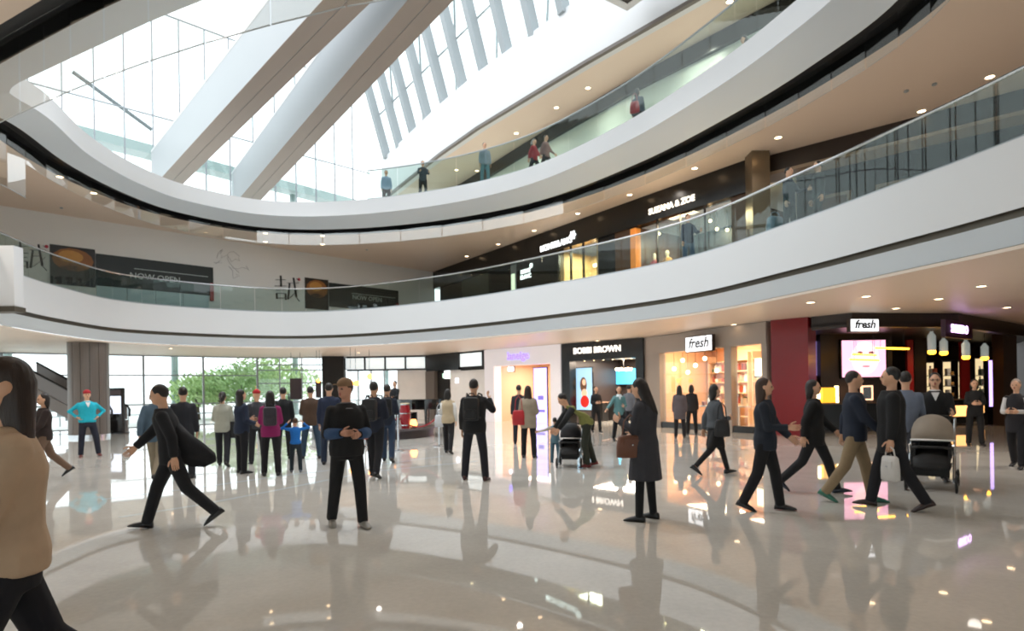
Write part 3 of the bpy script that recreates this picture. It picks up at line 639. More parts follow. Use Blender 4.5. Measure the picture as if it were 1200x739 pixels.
for k in range(3):        # round display tables in the window
    c = W.at((s1+s2)/2-1.6+k*1.4, -1.1)
    root = empty('display_table', c, 0, ('white display table in the warm shop window nearest the black shop', 'white display table in the middle of the warm shop window', 'white display table in the warm shop window nearest the red column')[k], 'table')
    MB().lathe([(.3, 0), (.3, .04), (.05, .06), (.05, .8), (.1, .82)], 12).build('pedestal', M_WHITE, root, smooth=True); MB().lathe([(.42, .82), (.42, .87)], 18).build('table_top', M_WHITE, root, smooth=True)
    for j in range(4):
        t = j*1.6+k; kd = (j+k) % 3
        product((c.x+.24*math.cos(t), c.y+.24*math.sin(t), .871), kd, (j*3+k) % 8, '%s %s on the %s white window table of the warm shop' % (prod_names[(j*3+k) % 8], ('bottle', 'gift box', 'jar')[kd], ('first', 'middle', 'last')[k]), 'products on the window tables')
for k, (px, py) in enumerate(((800, 422), (815, 428), (790, 432), (826, 420), (840, 434), (806, 436))):
    V, a, b, za, zb = boxpx(W, '', None, px-2, px+2, py-3, py+3, -1.0-0.15*k, 0); c = V.at((a+b)/2, 0, (za+zb)/2)
    lp = empty('pendant_lamp', c, 0, 'glowing globe pendant in the warm shop, %s deepest from the glass' % ORD7[k], 'pendant lamp', 'globe pendants of the warm shop')
    MB().ball((0, 0, 0), .09, 10, 6).build('globe', em('globe_glow', '#ffe2b4', 4.0), lp, smooth='all'); MB().tube([(0, 0, .08), (0, 0, 3.4-c.z)], .008, 5).build('cord', M_BLACK, lp)
V, a, b, za, zb = boxpx(W, '', None, 886, 893, 420, 440, -0.6, 0)
r_ = empty('tube_light', V.at((a+b)/2, 0, za), 0, 'upright glowing tube light in the narrow warm window', 'light'); keep(V.one('tube', em('tube_glow', '#ffe0ac', 4.0), a, b, za, zb, -.05, .05), r_); keep(V.one('base', M_CHROME, a-.02, b+.02, za-.06, za, -.07, .07), r_)
# shop sign boxes lettered fresh
def sign_box(W, x0, x1, y0, y1, d, label):
    V, a, b, za, zb = boxpx(W, '', None, x0, x1, y0, y1, d, 0); root = empty('shop_sign', V.at((a+b)/2, 0, za), 0, label, 'sign')
    keep(V.one('case', M_BROWN, a-.03, b+.03, za-.03, zb+.03, -.14, 0), root); keep(V.one('face_panel', em('sign_white', '#eef0f4', 1.15), a, b, za, zb, 0, .02), root)
    t = text_obj('lettering', 'fresh', (zb-za)*0.95, M_BLACK, wall_T(V, (a+b)/2, .024, (za+zb)/2+.02), ext=.002, bold=0.012, shear=.25); keep(t, root); return V, a, b, za, zb
sign_box(W, 804, 834, 394, 411, 0.5, 'white lit sign box hanging over the grey panelled shop')
# red column
ra, rb = Vector((8.45, 19.35)), Vector((9.25, 18.55))
V = Wall(ra[:], rb[:]); V.one('column_red', pm('red_lacquer', '#7d0f16', 0.3, 0.06, 1), 0, V.L, 0, Z1C, -0.6, 0.1, kind='structure', label='deep red column between the warm shop and the dark shops', cat='column')
# ---------------------------------------------------------------- dark open beauty hall on the right
N0, N1, N2, N3 = (9.3, 18.5), (10.05, 17.6), (13.6, 18.15), (20.5, 23.2)
M_DKCEIL = pm('dark_soffit', '#2b2320', 0.4, 0.1, 1)
for a, b, lb in ((N0, N1, 'beside the red column'), (N1, N2, 'carrying the white sign box'), (N2, N3, 'carrying the purple sign')):
    V = Wall(a, b); V.one('trim_9', M_BROWN, 0, V.L, 3.28, Z1C, -0.25, 0.0, kind='structure', label='dark brown header '+lb, cat='trim')
mb = MB(); mb.prism([N0, N1, N2, N3, (25, 30), (12.8, 27), (9.6, 19.5)], 3.38, 3.46); mb.build('ceiling_dark', M_DKCEIL, kind='structure', label='dark ceiling of the open beauty hall', cat='ceiling')
V = Wall((9.5, 19.4), (12.6, 27.0)); V.one('wall_hall_side', M_BROWN, 0, V.L, 0, 3.4, -0.1, 0, kind='structure', label='dark side wall of the open beauty hall', cat='wall')
V = Wall((12.6, 27.0), (25, 30)); V.one('wall_dark_back', pm('dark_wood', '#3b2a20', 0.35, 0.15, 3), 0, V.L, 0, 3.4, -0.1, 0, kind='structure', label='dark wood back wall of the open beauty hall', cat='wall')
WN = Wall((10, 21.0), (20, 21.0))
def nbox(name, mat, x0, x1, y0, y1, Y, t, parent=None, **kw):
    a = dp(x0, (y0+y1)/2, Y); b = dp(x1, (y0+y1)/2, Y); za = max(0, dp((x0+x1)/2, y1, Y).z); zb = dp((x0+x1)/2, y0, Y).z
    mb = MB(); mb.box(a.x, b.x, Y, Y+t, za, zb); o = mb.build(name, mat, **kw)
    return keep(o, parent) if parent else o
nbox('partition', M_BROWN, 962, 1046, 380, 520, 21.1, 0.25, label='dark brown display partition behind the big face screen', cat='partition')
r_ = empty('face_screen', dp(1012, 441, 21), 0, 'large pink screen showing a smiling face', 'screen')
nbox('frame', M_BLACK, 985, 1040, 397, 443, 20.98, .1, r_); fd_ = nbox('display', em('pink_screen', '#eaa9c4', 1.25), 987, 1038, 398.5, 441.5, 20.96, .02, r_)
def nell(name, mat, cx, cy, rx, ry, Y, parent, n=16):
    pts = [dp(cx+rx*math.cos(2*math.pi*k/n), cy+ry*math.sin(2*math.pi*k/n), Y) for k in range(n)]
    mb = MB(); mb.add(pts+[p+Vector((0, .006, 0)) for p in pts], [tuple(range(n)), tuple(range(n, 2*n))]+[(i, (i+1) % n, n+(i+1) % n, n+i) for i in range(n)]); return sub(mb.build(name, mat), parent)
nell('print_face', em('print_face_pink', '#f6c9cf', 1.2), 1014, 419, 16, 19, 20.95, fd_)
for dx in (-6, 7): nell('print_eye', em('print_dark', '#8a5560', .5), 1014+dx, 413, 3.2, 1.6, 20.94, fd_)
nell('print_mouth', em('print_lip', '#d98a98', .9), 1015, 429, 5, 1.5, 20.94, fd_)
M_LED = em('amber_led', '#ffb02e', 5.0)
for x0, x1, y, Y, lb in ((1026, 1065, 407.5, 19.6, 'upper'), (999, 1027, 415, 19.5, 'middle'), (996, 1030, 421, 19.4, 'lowest')):
    r_ = empty('linear_pendant', dp((x0+x1)/2, y, Y), 0, 'slim amber linear pendant light, %s of the three before the face screen' % lb, 'pendant light')
    a, b = dp(x0, y, Y), dp(x1, y+1, Y); keep(MB().tube([a, b], .035, 6).build('light_bar', M_LED), r_)
    for q in (a.lerp(b, .15), a.lerp(b, .85)): keep(MB().tube([q, Vector((q.x, q.y, 3.38))], .006, 4).build('wire', M_BLACK), r_)
# counters
def counter(x0, x1, ytop, Y, depth, label, glow=None):
    a = dp(x0, ytop, Y); b = dp(x1, ytop, Y); h = 0.95; root = empty('beauty_counter', ((a.x+b.x)/2, Y, 0), 0, label, 'counter')
    keep(MB().box(a.x, b.x, Y, Y+depth, 0.1, h).build('body', M_BLACK), root); keep(MB().box(a.x+.03, b.x-.03, Y+.04, Y+depth, 0, .1).build('kickboard', M_BROWN), root)
    keep(MB().box(a.x-.04, b.x+.04, Y-.04, Y+depth+.04, h, h+.05).build('top', pm('bronze_top', '#5a4636', .25, .1, 4)), root)
    if glow: keep(MB().box(a.x+.1, b.x-.1, Y-.02, Y, .35, .75).build('glow_panel', em('counter_glow', '#ffb36b', 1.5)), root)
    return a.x, b.x, Y, h+.05
x0, x1, Y, h = counter(956, 1004, 478, 19.5, .6, 'black beauty counter by the red column')
r_ = empty('lit_display_block', (x0+.55, Y+.3, h), 0, 'glowing amber display block on the counter by the red column', 'display block')
MB().box(-.22, .22, -.1, .1, 0, .5).build('amber_block', em('amber_block', '#e8a52c', 1.2), r_); MB().box(.26, .34, -.05, .05, 0, .55).build('white_tube', em('tube_white', '#ffe9b0', 4.0), r_); MB().box(-.34, -.27, -.05, .05, 0.1, .5).build('white_tube', MATS['tube_white'], r_)
x0, x1, Y, h = counter(1010, 1062, 480, 20.0, .6, 'black beauty counter under the pink face screen')
r_ = empty('lit_mirror', (x0+.35, Y+.3, h), 0, 'small lit mirror on the counter under the face screen', 'mirror'); MB().box(-.2, .2, -.03, .03, .05, .55).build('frame', em('mirror_frame', '#ffc8a0', 1.2), r_); MB().box(-.14, .14, -.035, -.03, .1, .5).build('glass', M_CHROME, r_); MB().box(-.08, .08, -.06, .06, 0, .05).build('base', M_BLACK, r_)
x0, x1, Y, h = counter(1088, 1140, 482, 22.2, .6, 'black beauty counter below the jar pendants', True)
x0, x1, Y, h = counter(1150, 1198, 484, 24.5, .6, 'black beauty counter near the purple light box', True)
nbox('red_panel', pm('red_panel', '#9c1a17', .4, .05, 2), 1064, 1071, 398, 520, 22.5, .12, label='narrow red upright panel beside the face screen', cat='panel')
nbox('red_panel', MATS['red_panel'], 1127, 1137, 400, 520, 23.5, .12, label='short red panel behind the jar pendants', cat='panel')
for k, (px, y0, y1, Y) in enumerate(((1092, 388, 415, 20.2), (1106, 396, 416, 20.6), (1132, 398, 421, 21.2), (1154, 402, 422, 22))):
    t = dp(px, y0, Y); b = dp(px, y1, Y); r_ = empty('jar_pendant', b, 0, ('tall glass jar pendant nearest the face screen', 'glass jar pendant, second from the face screen', 'glass jar pendant left of the purple sign post', 'glass jar pendant nearest the purple light box')[k].replace('left of the purple sign post', 'hanging by the red panel'), 'pendant lamp')
    h = t.z-b.z; MB().lathe([(.10, .12), (.12, .16), (.12, h*.8), (.05, h*.95), (.05, h)], 12).build('jar', pm('jar_glass', '#b9c2bd', .15, .05, 4, es=.25), r_, smooth=True)
    MB().lathe([(.07, 0), (.12, .04), (.12, .12)], 12).build('light_ring', M_LED, r_, smooth=True); MB().tube([(0, 0, h), (0, 0, 3.38-b.z)], .01, 5).build('cord', M_BLACK, r_)
for k, (px, y0, y1, Y) in enumerate(((1090, 425, 470, 25.3), (1110, 424, 462, 25.6), (1128, 424, 470, 26.2), (1148, 420, 470, 26.8))):
    a = dp(px-5.5, y1, Y); b = dp(px+5.5, y1, Y); zt_ = dp(px, y0, Y).z; r_ = empty('lit_cabinet', ((a.x+b.x)/2, Y, 0), 0, ('tall lit cabinet behind the jar pendants, nearest the red panel', 'tall lit cabinet behind the jar pendants, second from the red panel', 'tall lit cabinet behind the jar pendants, third from the red panel', 'tall lit cabinet behind the jar pendants, nearest the purple light box')[k], 'cabinet')
    keep(MB().box(a.x, b.x, Y, Y+.4, 0, zt_+.1).build('body', M_BROWN), r_); keep(MB().box(a.x+.04, b.x-.04, Y-.01, Y, .9, zt_).build('glow_back', em('cab_glow', '#c9b48a', 1.0), ), r_)
    for z in (1.0, 1.45, 1.9):
        keep(MB().box(a.x+.02, b.x-.02, Y-.28, Y-.01, z, z+.03).build('shelf_board', M_CHROME), r_)
        for j in range(2): product((a.x+.12+j*.17, Y-.15, z+.031), (j+k) % 3, (k*2+j) % 8, '%s %s on the %s shelf of the %s lit cabinet behind the pendants' % (prod_names[(k*2+j) % 8], ('bottle', 'gift box', 'jar')[(j+k) % 3], 'lowest' if z < 1.2 else 'middle' if z < 1.6 else 'top', ORD[k]), 'products in the lit cabinets')
r_ = empty('purple_light_box', dp(1166, 480, 22.5), 0, 'tall purple light box near the dark wood pillar', 'light box')
nbox('frame', M_BLACK, 1157, 1174, 419, 500, 22.5, .15, r_); nbox('display', em('purple_box', '#b79af0', 1.8), 1159.5, 1171.5, 422, 476, 22.48, .02, r_)
nbox('mauve_light_board', em('pinkblue_panel', '#8a78b8', .5), 948, 963, 400, 440, 21.5, .1, label='dim mauve light panel between the red column and the partition', cat='light panel')
nbox('column_wood', pm('dark_wood', '#3b2a20', .35, .15, 3), 1176, 1192, 372, 500, 21.8, .5, kind='structure', label='dark wood pillar of the open beauty hall', cat='column')
nbox('column_wood', MATS['dark_wood'], 1072, 1086, 374, 498, 23.6, .4, kind='structure', label='dark wood post behind the jar pendants', cat='column')
# signs on the header
V = Wall(N1, N2); sign_box(V, 997, 1029, 374, 388, 0.06, 'white lit sign box on the dark header above the face screen')
V = Wall(N2, N3); V2, a, b, za, zb = boxpx(V, '', None, 1109, 1139, 378, 394, 0.05, 0); r_ = empty('shop_sign', V2.at((a+b)/2, 0, za), 0, 'purple sign with glowing lilac letters on the dark header', 'sign')
keep(V2.one('case', pm('plum_case', '#3a1430', .4), a-.05, b+.05, za-.05, zb+.05, -.12, 0), r_)
keep(text_obj('lettering', 'SHISEIDO', min((b-a)*.85/5.0, (zb-za)*.8), em('sign_lilac', '#e3b4ff', 4.0), wall_T(V2, (a+b)/2, .01, (za+zb)/2), ext=.004, bold=.008), r_)
# hall lamps
for x, y, w in ((12, 19.3, 60), (15.5, 21.5, 70), (19, 24.2, 70), (14.5, 24.3, 50)): lamp(x, y, 3.33, w, (1, .78, .55), 140)
# ================================================================== FIRST FLOOR SHOPS, BANNERS, OUTSIDE
S2 = Wall((-4.7, 37.1), (8.0, 19.45)); W = S2
def s2x(px): return sx(W, px, 300)
kw = dict(kind='structure', cat='trim')
W.one('trim_10', M_BLACK, 0, W.L, 7.95, Z2C, -0.3, 0.12, label='long black header above the first floor shops', **kw)
bays = [(515, 541, M_BLACK), (541, 572, pm('olive_grey_panel', '#4a4b42', .4, .06, 1)), (572, 598, M_BLACKM), (605, 655, M_BLACK), (699, 721, M_BLACK), (721, 746, pm('bronze_wood', '#5a3a1e', .35, .15, 3)), (858, 886, MATS['bronze_wood'])]
for k, (a, b, m) in enumerate(bays):
    W.one('wall_gallery', m, max(0, s2x(a)), s2x(b), Z2F, 7.95, -0.3, 0, kind='structure', label='dark shop wall bay of the first floor, number %s from the white wall' % ('one', 'two', 'three', 'four', 'five', 'six', 'seven')[k], cat='wall')
r_ = empty('light_post', W.at(s2x(601)), 0, 'narrow pale green glowing post beside the dark boutique', 'light post', None)
r_.location.z = Z2F; keep(W.one('post', M_STEEL, s2x(598.3), s2x(604.5), Z2F, 7.95, -0.25, 0), r_); keep(W.one('glow_strip', em('pale_green_glow', '#dfeccb', 1.0), s2x(599), s2x(603), Z2F+.1, 7.5, 0, .02), r_)
M_WHITEGLOW = em('letter_glow', '#f3f7f7', 2.2)
# dark boutique with white sign
s_ = s2x(654); text_obj('boutique_sign', 'MONTBLANC', .36, M_WHITEGLOW, wall_T(W, s2x(654), .15, sz(W, 654, 287)), label='glowing white letters over the dark boutique window', cat='sign', bold=.012)
def star(W, px, py, r, d, nm, label):
    s0, z0 = W.px(px, py); mb = MB(); n = 12; pts = [(s0+(r if k % 2 == 0 else r*.62)*math.cos(2*math.pi*k/n), z0+(r if k % 2 == 0 else r*.62)*math.sin(2*math.pi*k/n)) for k in range(n)]
    vs = [W.at(x, d, y) for x, y in pts]+[W.at(x, d+.03, y) for x, y in pts]; mb.add(vs, [tuple(range(n)), tuple(range(n, 2*n))]+[(i, (i+1) % n, n+(i+1) % n, n+i) for i in range(n)])
    return mb.build(nm, M_WHITEGLOW, label=label, cat='emblem')
star(W, 674, 276, .22, .14, 'star_emblem', 'round white star emblem above the dark boutique letters')
text_obj('boutique_sign', 'MONT\nBLANC', .27, M_WHITEGLOW, wall_T(W, s2x(616), .02, sz(W, 616, 321)), label='small two-line white letters on the dark boutique wall', cat='sign', bold=.01)
star(W, 623, 311, .13, .02, 'star_emblem', 'small white star emblem on the dark boutique wall')
s0, s1 = s2x(655), s2x(699)
room_l = 'of the gold-lit boutique on the first floor'
M_GOLD = pm('gold_cream_wall', '#cbb083', .45, .06, 1)
W.one('wall_boutique', M_GOLD, s0-.2, s1+.2, Z2F, 7.9, -2.1, -2.0, kind='structure', label='gold lit back wall '+room_l, cat='wall')
for s_ in (s0-.1, s1): W.one('wall_boutique_side', M_GOLD, s_, s_+.1, Z2F, 7.95, -2.0, 0, kind='structure', label='side wall '+room_l, cat='wall')
bw = empty('window_8', W.at(s0), 0, 'gold-lit boutique window on the first floor', 'window', kind='structure'); bw.location.z = Z2F
for k in range(3):
    a = s0+(s1-s0)*k/3; b = s0+(s1-s0)*(k+1)/3; keep(W.one('pane', M_CLEAR, a+.03, b-.03, Z2F, 7.9, -.02, 0), bw); keep(W.one('mullion', M_BLACK, a-.03, a+.03, Z2F, 7.95, -.06, .04), bw)
keep(W.one('light_cove', em('gold_cove', '#ffe9bf', 3.0), s0+.3, s1-.3, 7.35, 7.5, -1.95, -1.85), bw)
area('boutique_light', W.at((s0+s1)/2, -1, 7.85), 1.5, 140, (1, .85, .6), (0, 0, W.rz), 1.2)
# fashion shop with mannequins
s0, s1 = s2x(746), s2x(858); room_l = 'of the fashion shop on the first floor'
W.one('wall_fashion', pm('charcoal_wall', '#262322', .4, .1, 2), s0-.1, s1+.1, Z2F, 7.95, -3.1, -3, kind='structure', label='charcoal back wall '+room_l, cat='wall')
for s_ in (s0-.1, s1): W.one('wall_fashion_side', MATS['bronze_wood'], s_, s_+.1, Z2F, 7.95, -3, -.3, kind='structure', label='wood side wall '+room_l, cat='wall')
fw = empty('window_9', W.at(s0), 0, 'wide fashion shop window on the first floor', 'window', kind='structure'); fw.location.z = Z2F
for k in range(4):
    a = s0+(s1-s0)*k/4; b = s0+(s1-s0)*(k+1)/4; keep(W.one('pane', M_CLEAR, a+.02, b-.02, Z2F, 7.9, -.02, 0), fw); keep(W.one('mullion', M_BROWN, a-.02, a+.02, Z2F, 7.95, -.05, .03), fw)
keep(W.one('copper_post', em('copper_glow', '#c9782f', .5), s2x(741), s2x(747), Z2F, 7.9, -.2, .1), fw)
area('fashion_light', W.at((s0+s1)/2, -1.2, 7.9), 1.2, 260, (1, .78, .5), (0, 0, W.rz), 3)
text_obj('fashion_sign', 'SUZANA & ZOE', .30, em('cream_glow', '#f1e6d4', 1.4), wall_T(W, s2x(790), .15, sz(W, 790, 241)), label='cream lettering over the fashion shop', cat='sign', bold=.01)
M_TEALG = em('teal_shelf_glow', '#8fd8c4', .7)
for px, lb in ((826, 'nearer the mannequins'), (843, 'nearer the bronze column')):
    a, b = s2x(px-8), s2x(px+7); r_ = empty('lit_shelf', W.at((a+b)/2, -2.6, Z2F), 0, 'pale green lit shelf unit in the fashion shop, '+lb, 'shelf')
    keep(W.one('carcass', M_BROWN, a, b, Z2F, 7.2, -2.95, -2.85), r_)
    for z in (5.9, 6.5, 7.0): keep(W.one('glow_shelf', M_TEALG, a, b, z, z+.12, -2.85, -2.4), r_)
for k, (px, py) in enumerate(((762, 270), (818, 252), (822, 264), (830, 264), (844, 243), (847, 260))):
    s_, z_ = W.px(px, py); c = W.at(s_, -.5-.2*k, min(z_, 7.6)); lp = empty('shop_spotlight', c, 0, 'small warm spotlight in the fashion shop, %s from the mannequins' % NTH[k], 'spotlight', 'fashion shop spotlights')
    MB().ball((0, 0, 0), .06, 8, 5).build('bulb', M_BULB, lp, smooth='all'); MB().tube([(0, 0, .05), (0, 0, 7.94-c.z)], .012, 5).build('stem', M_BLACK, lp)
# bronze column and the dark lounge beyond it
S3 = Wall((8.0, 19.45), (12.6, 15.4)); c = S3.at(.2, .3, Z2F)
r_ = empty('column_bronze', c, 0, 'polished bronze column at the corner of the fashion shop', 'column', kind='structure'); MB().box(-.28, .28, -.28, .28, 0, Z2C-Z2F).build('shaft', pm('bronze_metal', '#7d6f5c', .25, .08, 2, metal=.7), r_); MB().box(-.32, .32, -.32, .32, 0, .15).build('base', M_BROWN, r_)
S3.one('wall_lounge', M_BROWN, .6, S3.L+3.5, Z2F, Z2C, -2.6, -2.4, kind='structure', label='dark brown wall beyond the bronze column', cat='wall')
S3.one('trim_11', M_BROWN, .2, S3.L+2.5, 8.45, Z2C, -.8, -.1, kind='structure', label='dark bulkhead beyond the bronze column', cat='trim')
S3.one('trim_12', pm('rounded_tan_edge', '#a08a74', .4), .2, S3.L+2.5, 8.35, 8.45, -.85, -.05, kind='structure', label='tan edge strip under the dark bulkhead', cat='trim')
for k, (a, b) in enumerate(((1.2, 2.3), (3.0, 4.4), (5.4, 6.8))):
    r_ = empty('framed_panel', S3.at((a+b)/2, -2.35, Z2F+.6), 0, ('tan framed wall panel nearest the bronze column', 'tan framed wall panel in the middle of the lounge wall', 'tan framed wall panel farthest from the bronze column')[k], 'panel')
    keep(S3.one('frame', MATS['rounded_tan_edge'], a, b, Z2F+.6, Z2F+2.8, -2.4, -2.34), r_); keep(S3.one('inset', pm('tan_inset', '#6b4c36', .4, .08, 2), a+.12, b-.12, Z2F+.72, Z2F+2.68, -2.34, -2.32), r_)
# ---- banners on the white first floor wall
W = WL
def wq(px, py): return W.px(px, py)
M_BANNER = pm('black_green_banner', '#161c1a', .45, .1, 1)
M_BTEXT = pm('banner_lettering', '#a8b0ac', .5)
def banner(x0, x1, ytop, ybot, tx, ty, size, label):
    s0, zt = wq(x0, ytop); s1 = wq(x1, ytop)[0]; zb = wq(x0, ybot)[1]; r_ = empty('wall_banner', W.at((s0+s1)/2, 0, zb), 0, label, 'banner')
    bd_ = keep(W.one('board', M_BANNER, s0, s1, zb, zt, 0, .06), r_); s_, z_ = wq(tx, ty)
    keep(text_obj('lettering', 'NOW OPEN', size, M_BTEXT, wall_T(W, s_, .065, z_), ext=.003, bold=.004), r_)
    sub(W.one('text_line', M_BTEXT, s0+.3*(s1-s0), s0+.95*(s1-s0), zt-.38*(zt-zb)+.03, zt-.38*(zt-zb)+.06, .06, .064), bd_)
    keep(W.one('red_end_cap', pm('poster_red', '#8f2b2b', .5), s1-.16, s1, zb-.25, zt-.75, .05, .12), r_)
    return s0, s1, zb, zt
s0, s1, zb, zt = banner(112, 249, 297, 334, 182, 326, .36, 'long black banner with pale lettering nearer the gallery end')
hb = empty('hoarding_base', W.at((s0+s1)/2, 0, Z2F), 0, 'pale blue panel hoarding below the long black banner', 'hoarding')
for k in range(4): a = s0+(s1-.2-s0)*k/4; b = s0+(s1-.2-s0)*(k+1)/4; keep(W.one('panel', pm('pale_blue_board', '#b4c3c9', .3, .03, 1), a+.01, b-.01, Z2F, zb-.02, 0, .05), hb)
s2_, s3_, zb2, zt2 = banner(385, 466, 331, 359, 430, 350, .34, 'shorter black banner with pale lettering nearer the dark shops')
def photo_panel(x0, x1, ytop, ybot, label):
    s0, zt = wq(x0, ytop); s1 = wq(x1, ytop)[0]; zb = wq(x0, ybot)[1]; r_ = empty('food_poster', W.at((s0+s1)/2, 0, zb), 0, label, 'poster')
    bd_ = keep(W.one('board', pm('poster_dark', '#1d1714', .4), s0, s1, zb, zt, 0, .06), r_); h = zt-zb; w = s1-s0
    sub(disc(W, (s0+s1)/2, zb+h*.66, w*.46, h*.30, .061).build('print_bun', pm('print_bun', '#8e5a2e', .5, .2, 4)), bd_)
    sub(disc(W, (s0+s1)/2-.05*w, zb+h*.74, w*.28, h*.16, .066).build('print_crust', pm('print_crust', '#b9843f', .5, .2, 4)), bd_)
    sub(disc(W, (s0+s1)/2, zb+h*.30, w*.40, h*.22, .061).build('print_base', pm('print_base', '#2b2220', .5, .2, 4)), bd_)
photo_panel(58, 111, 286, 332, 'dark food poster with a golden bun nearer the gallery end')
photo_panel(357, 384, 325, 361, 'dark food poster with a golden bun beside the shorter banner')
def glyph(px, py, h, label):              # large brush-like ideograph made of strokes
    s0, z0 = wq(px, py); r_ = empty('wall_character', W.at(s0, 0, z0-h/2), 0, label, 'character decal')
    st_ = [((-.45, .30), (-.05, .34)), ((-.25, .48), (-.25, .05)), ((-.48, .05), (-.02, .10)), ((-.44, -.10), (-.06, -.06)), ((-.40, -.22), (-.08, -.2)), ((-.42, -.40), (-.06, -.38)), ((-.42, -.22), (-.42, -.45)), ((-.07, -.2), (-.07, -.45)),
           ((.02, .22), (.48, .28)), ((.10, .22), (.02, -.42)), ((.26, .46), (.36, -.30)), ((.36, -.30), (.50, -.46)), ((.46, .02), (.12, -.36)), ((.12, .02), (.28, .04)), ((.40, .44), (.48, .38))]
    M_INK = pm('ink_black', '#151515', .6)
    for a, b in st_:
        pa, pb = W.at(s0+a[0]*h, .012, z0+a[1]*h), W.at(s0+b[0]*h, .012, z0+b[1]*h); keep(MB().tube([pa, pb], [(.050*h, .008), (.065*h, .008)], 6).build('stroke', M_INK), r_)
    keep(disc(W, s0+.5*h, z0+.42*h, .06*h, .06*h, .012).build('red_seal', pm('seal_red', '#b8384a', .6)), r_)
glyph(336, 338, 1.3, 'black brush-stroke character decal in the middle of the white wall')
glyph(34, 300, 1.1, 'black brush-stroke character decal at the gallery end of the white wall')
r_ = empty('map_drawing', W.at(wq(268, 318)[0], 0, wq(268, 325)[1]), 0, 'faint line-drawn map decal on the white wall above the gallery rail', 'wall decal'); M_PENC = pm('pencil_grey', '#b3b0b2', .7)
random.seed(3)
for k in range(7):
    pts = []; x, y = 250+random.uniform(0, 25), 296+random.uniform(0, 18)
    for j in range(6):
        s_, z_ = wq(x, y); pts.append(W.at(s_, .008, z_)); x += random.uniform(-6, 9); y += random.uniform(-4, 6); x = min(max(x, 246), 292); y = min(max(y, 292), 326)
    keep(MB().tube(pts, .012, 4).build('drawn_line', M_PENC), r_)
# ---- ceiling downlights you can see
M_LENS = em('downlight_lens', '#ffd7a8', 7.0)
me_r = MB().lathe([(.13, 0), (.13, -.012), (.10, -.012), (.095, .0)], 14, cap=False).mesh('trim_ring', M_WHITE, True); me_l = MB().lathe([(.096, -.004), (.05, -.01), (.01, -.011)], 14).mesh('lens', M_LENS, True)

def downlights(lst, z, where):
    for k, (a, b) in enumerate(sorted(lst)): downlight(a, b, z, where, k)
def downlight(px, py, z, where, k):
    p = gp(px, py, z); r = empty('downlight', (p.x, p.y, z-.001), 0, 'recessed downlight in the %s, %s from the left' % (where, NTH[k]), 'downlight', 'recessed downlights in the '+where)
    for nm, me in (('trim_ring', me_r), ('lens', me_l)): o = link(bpy.data.objects.new(nm, me)); o.parent = r
downlights(((311, 273), (311, 283), (378, 276), (378, 286), (547, 300), (584, 286), (626, 270), (677, 250), (738, 228), (814, 197), (912, 161), (70, 207), (110, 226), (1010, 190), (1160, 90), (1080, 130)), Z2C, 'beige gallery ceiling')
downlights(((950, 354), (1015, 347), (1050, 361), (1150, 335), (860, 380), (700, 399), (1100, 350), (1180, 360), (200, 408), (420, 413)), Z1C, 'cream ceiling above the ground floor')
downlights(((605, 156), (652, 126), (689, 103), (535, 199), (559, 200), (855, 2)), Z3C+.02, 'ceiling strip of the second floor')
me_s = MB().lathe([(.05, 0), (.06, -.03), (.03, -.05)], 10).mesh('sprinkler_body', M_STEEL, True)
for k, (px, py) in enumerate(((72, 243), (430, 292), (940, 178), (1062, 106), (1095, 98))):
    p = gp(px, py, Z2C); o = link(bpy.data.objects.new('smoke_detector', me_s)); o.location = (p.x, p.y, Z2C); tag(o, 'small smoke detector on the beige gallery ceiling, %s from the left' % NTH[k], 'smoke detector', 'smoke detectors of the gallery ceiling')
# ---- second floor things: planters of glass shop front
for i, (a, b) in enumerate(((0.15, 0.3), (0.45, 0.62))):
    V = Wall(w3[1], w3[2]); r_ = empty('dark_display', V.at(V.L*(a+b)/2, .4, Z3F), 0, ('dark green display board on the second floor, nearer the slanted glazing', 'dark green display board on the second floor, farther from the slanted glazing')[i], 'display board')
    keep(V.one('board', pm('dark_green_board', '#1e3029', .4), V.L*a, V.L*b, Z3F+.9, Z3F+2.0, .35, .43), r_); keep(V.one('foot', M_STEEL, V.L*(a+b)/2-.3, V.L*(a+b)/2+.3, Z3F, Z3F+.9, .36, .42), r_)
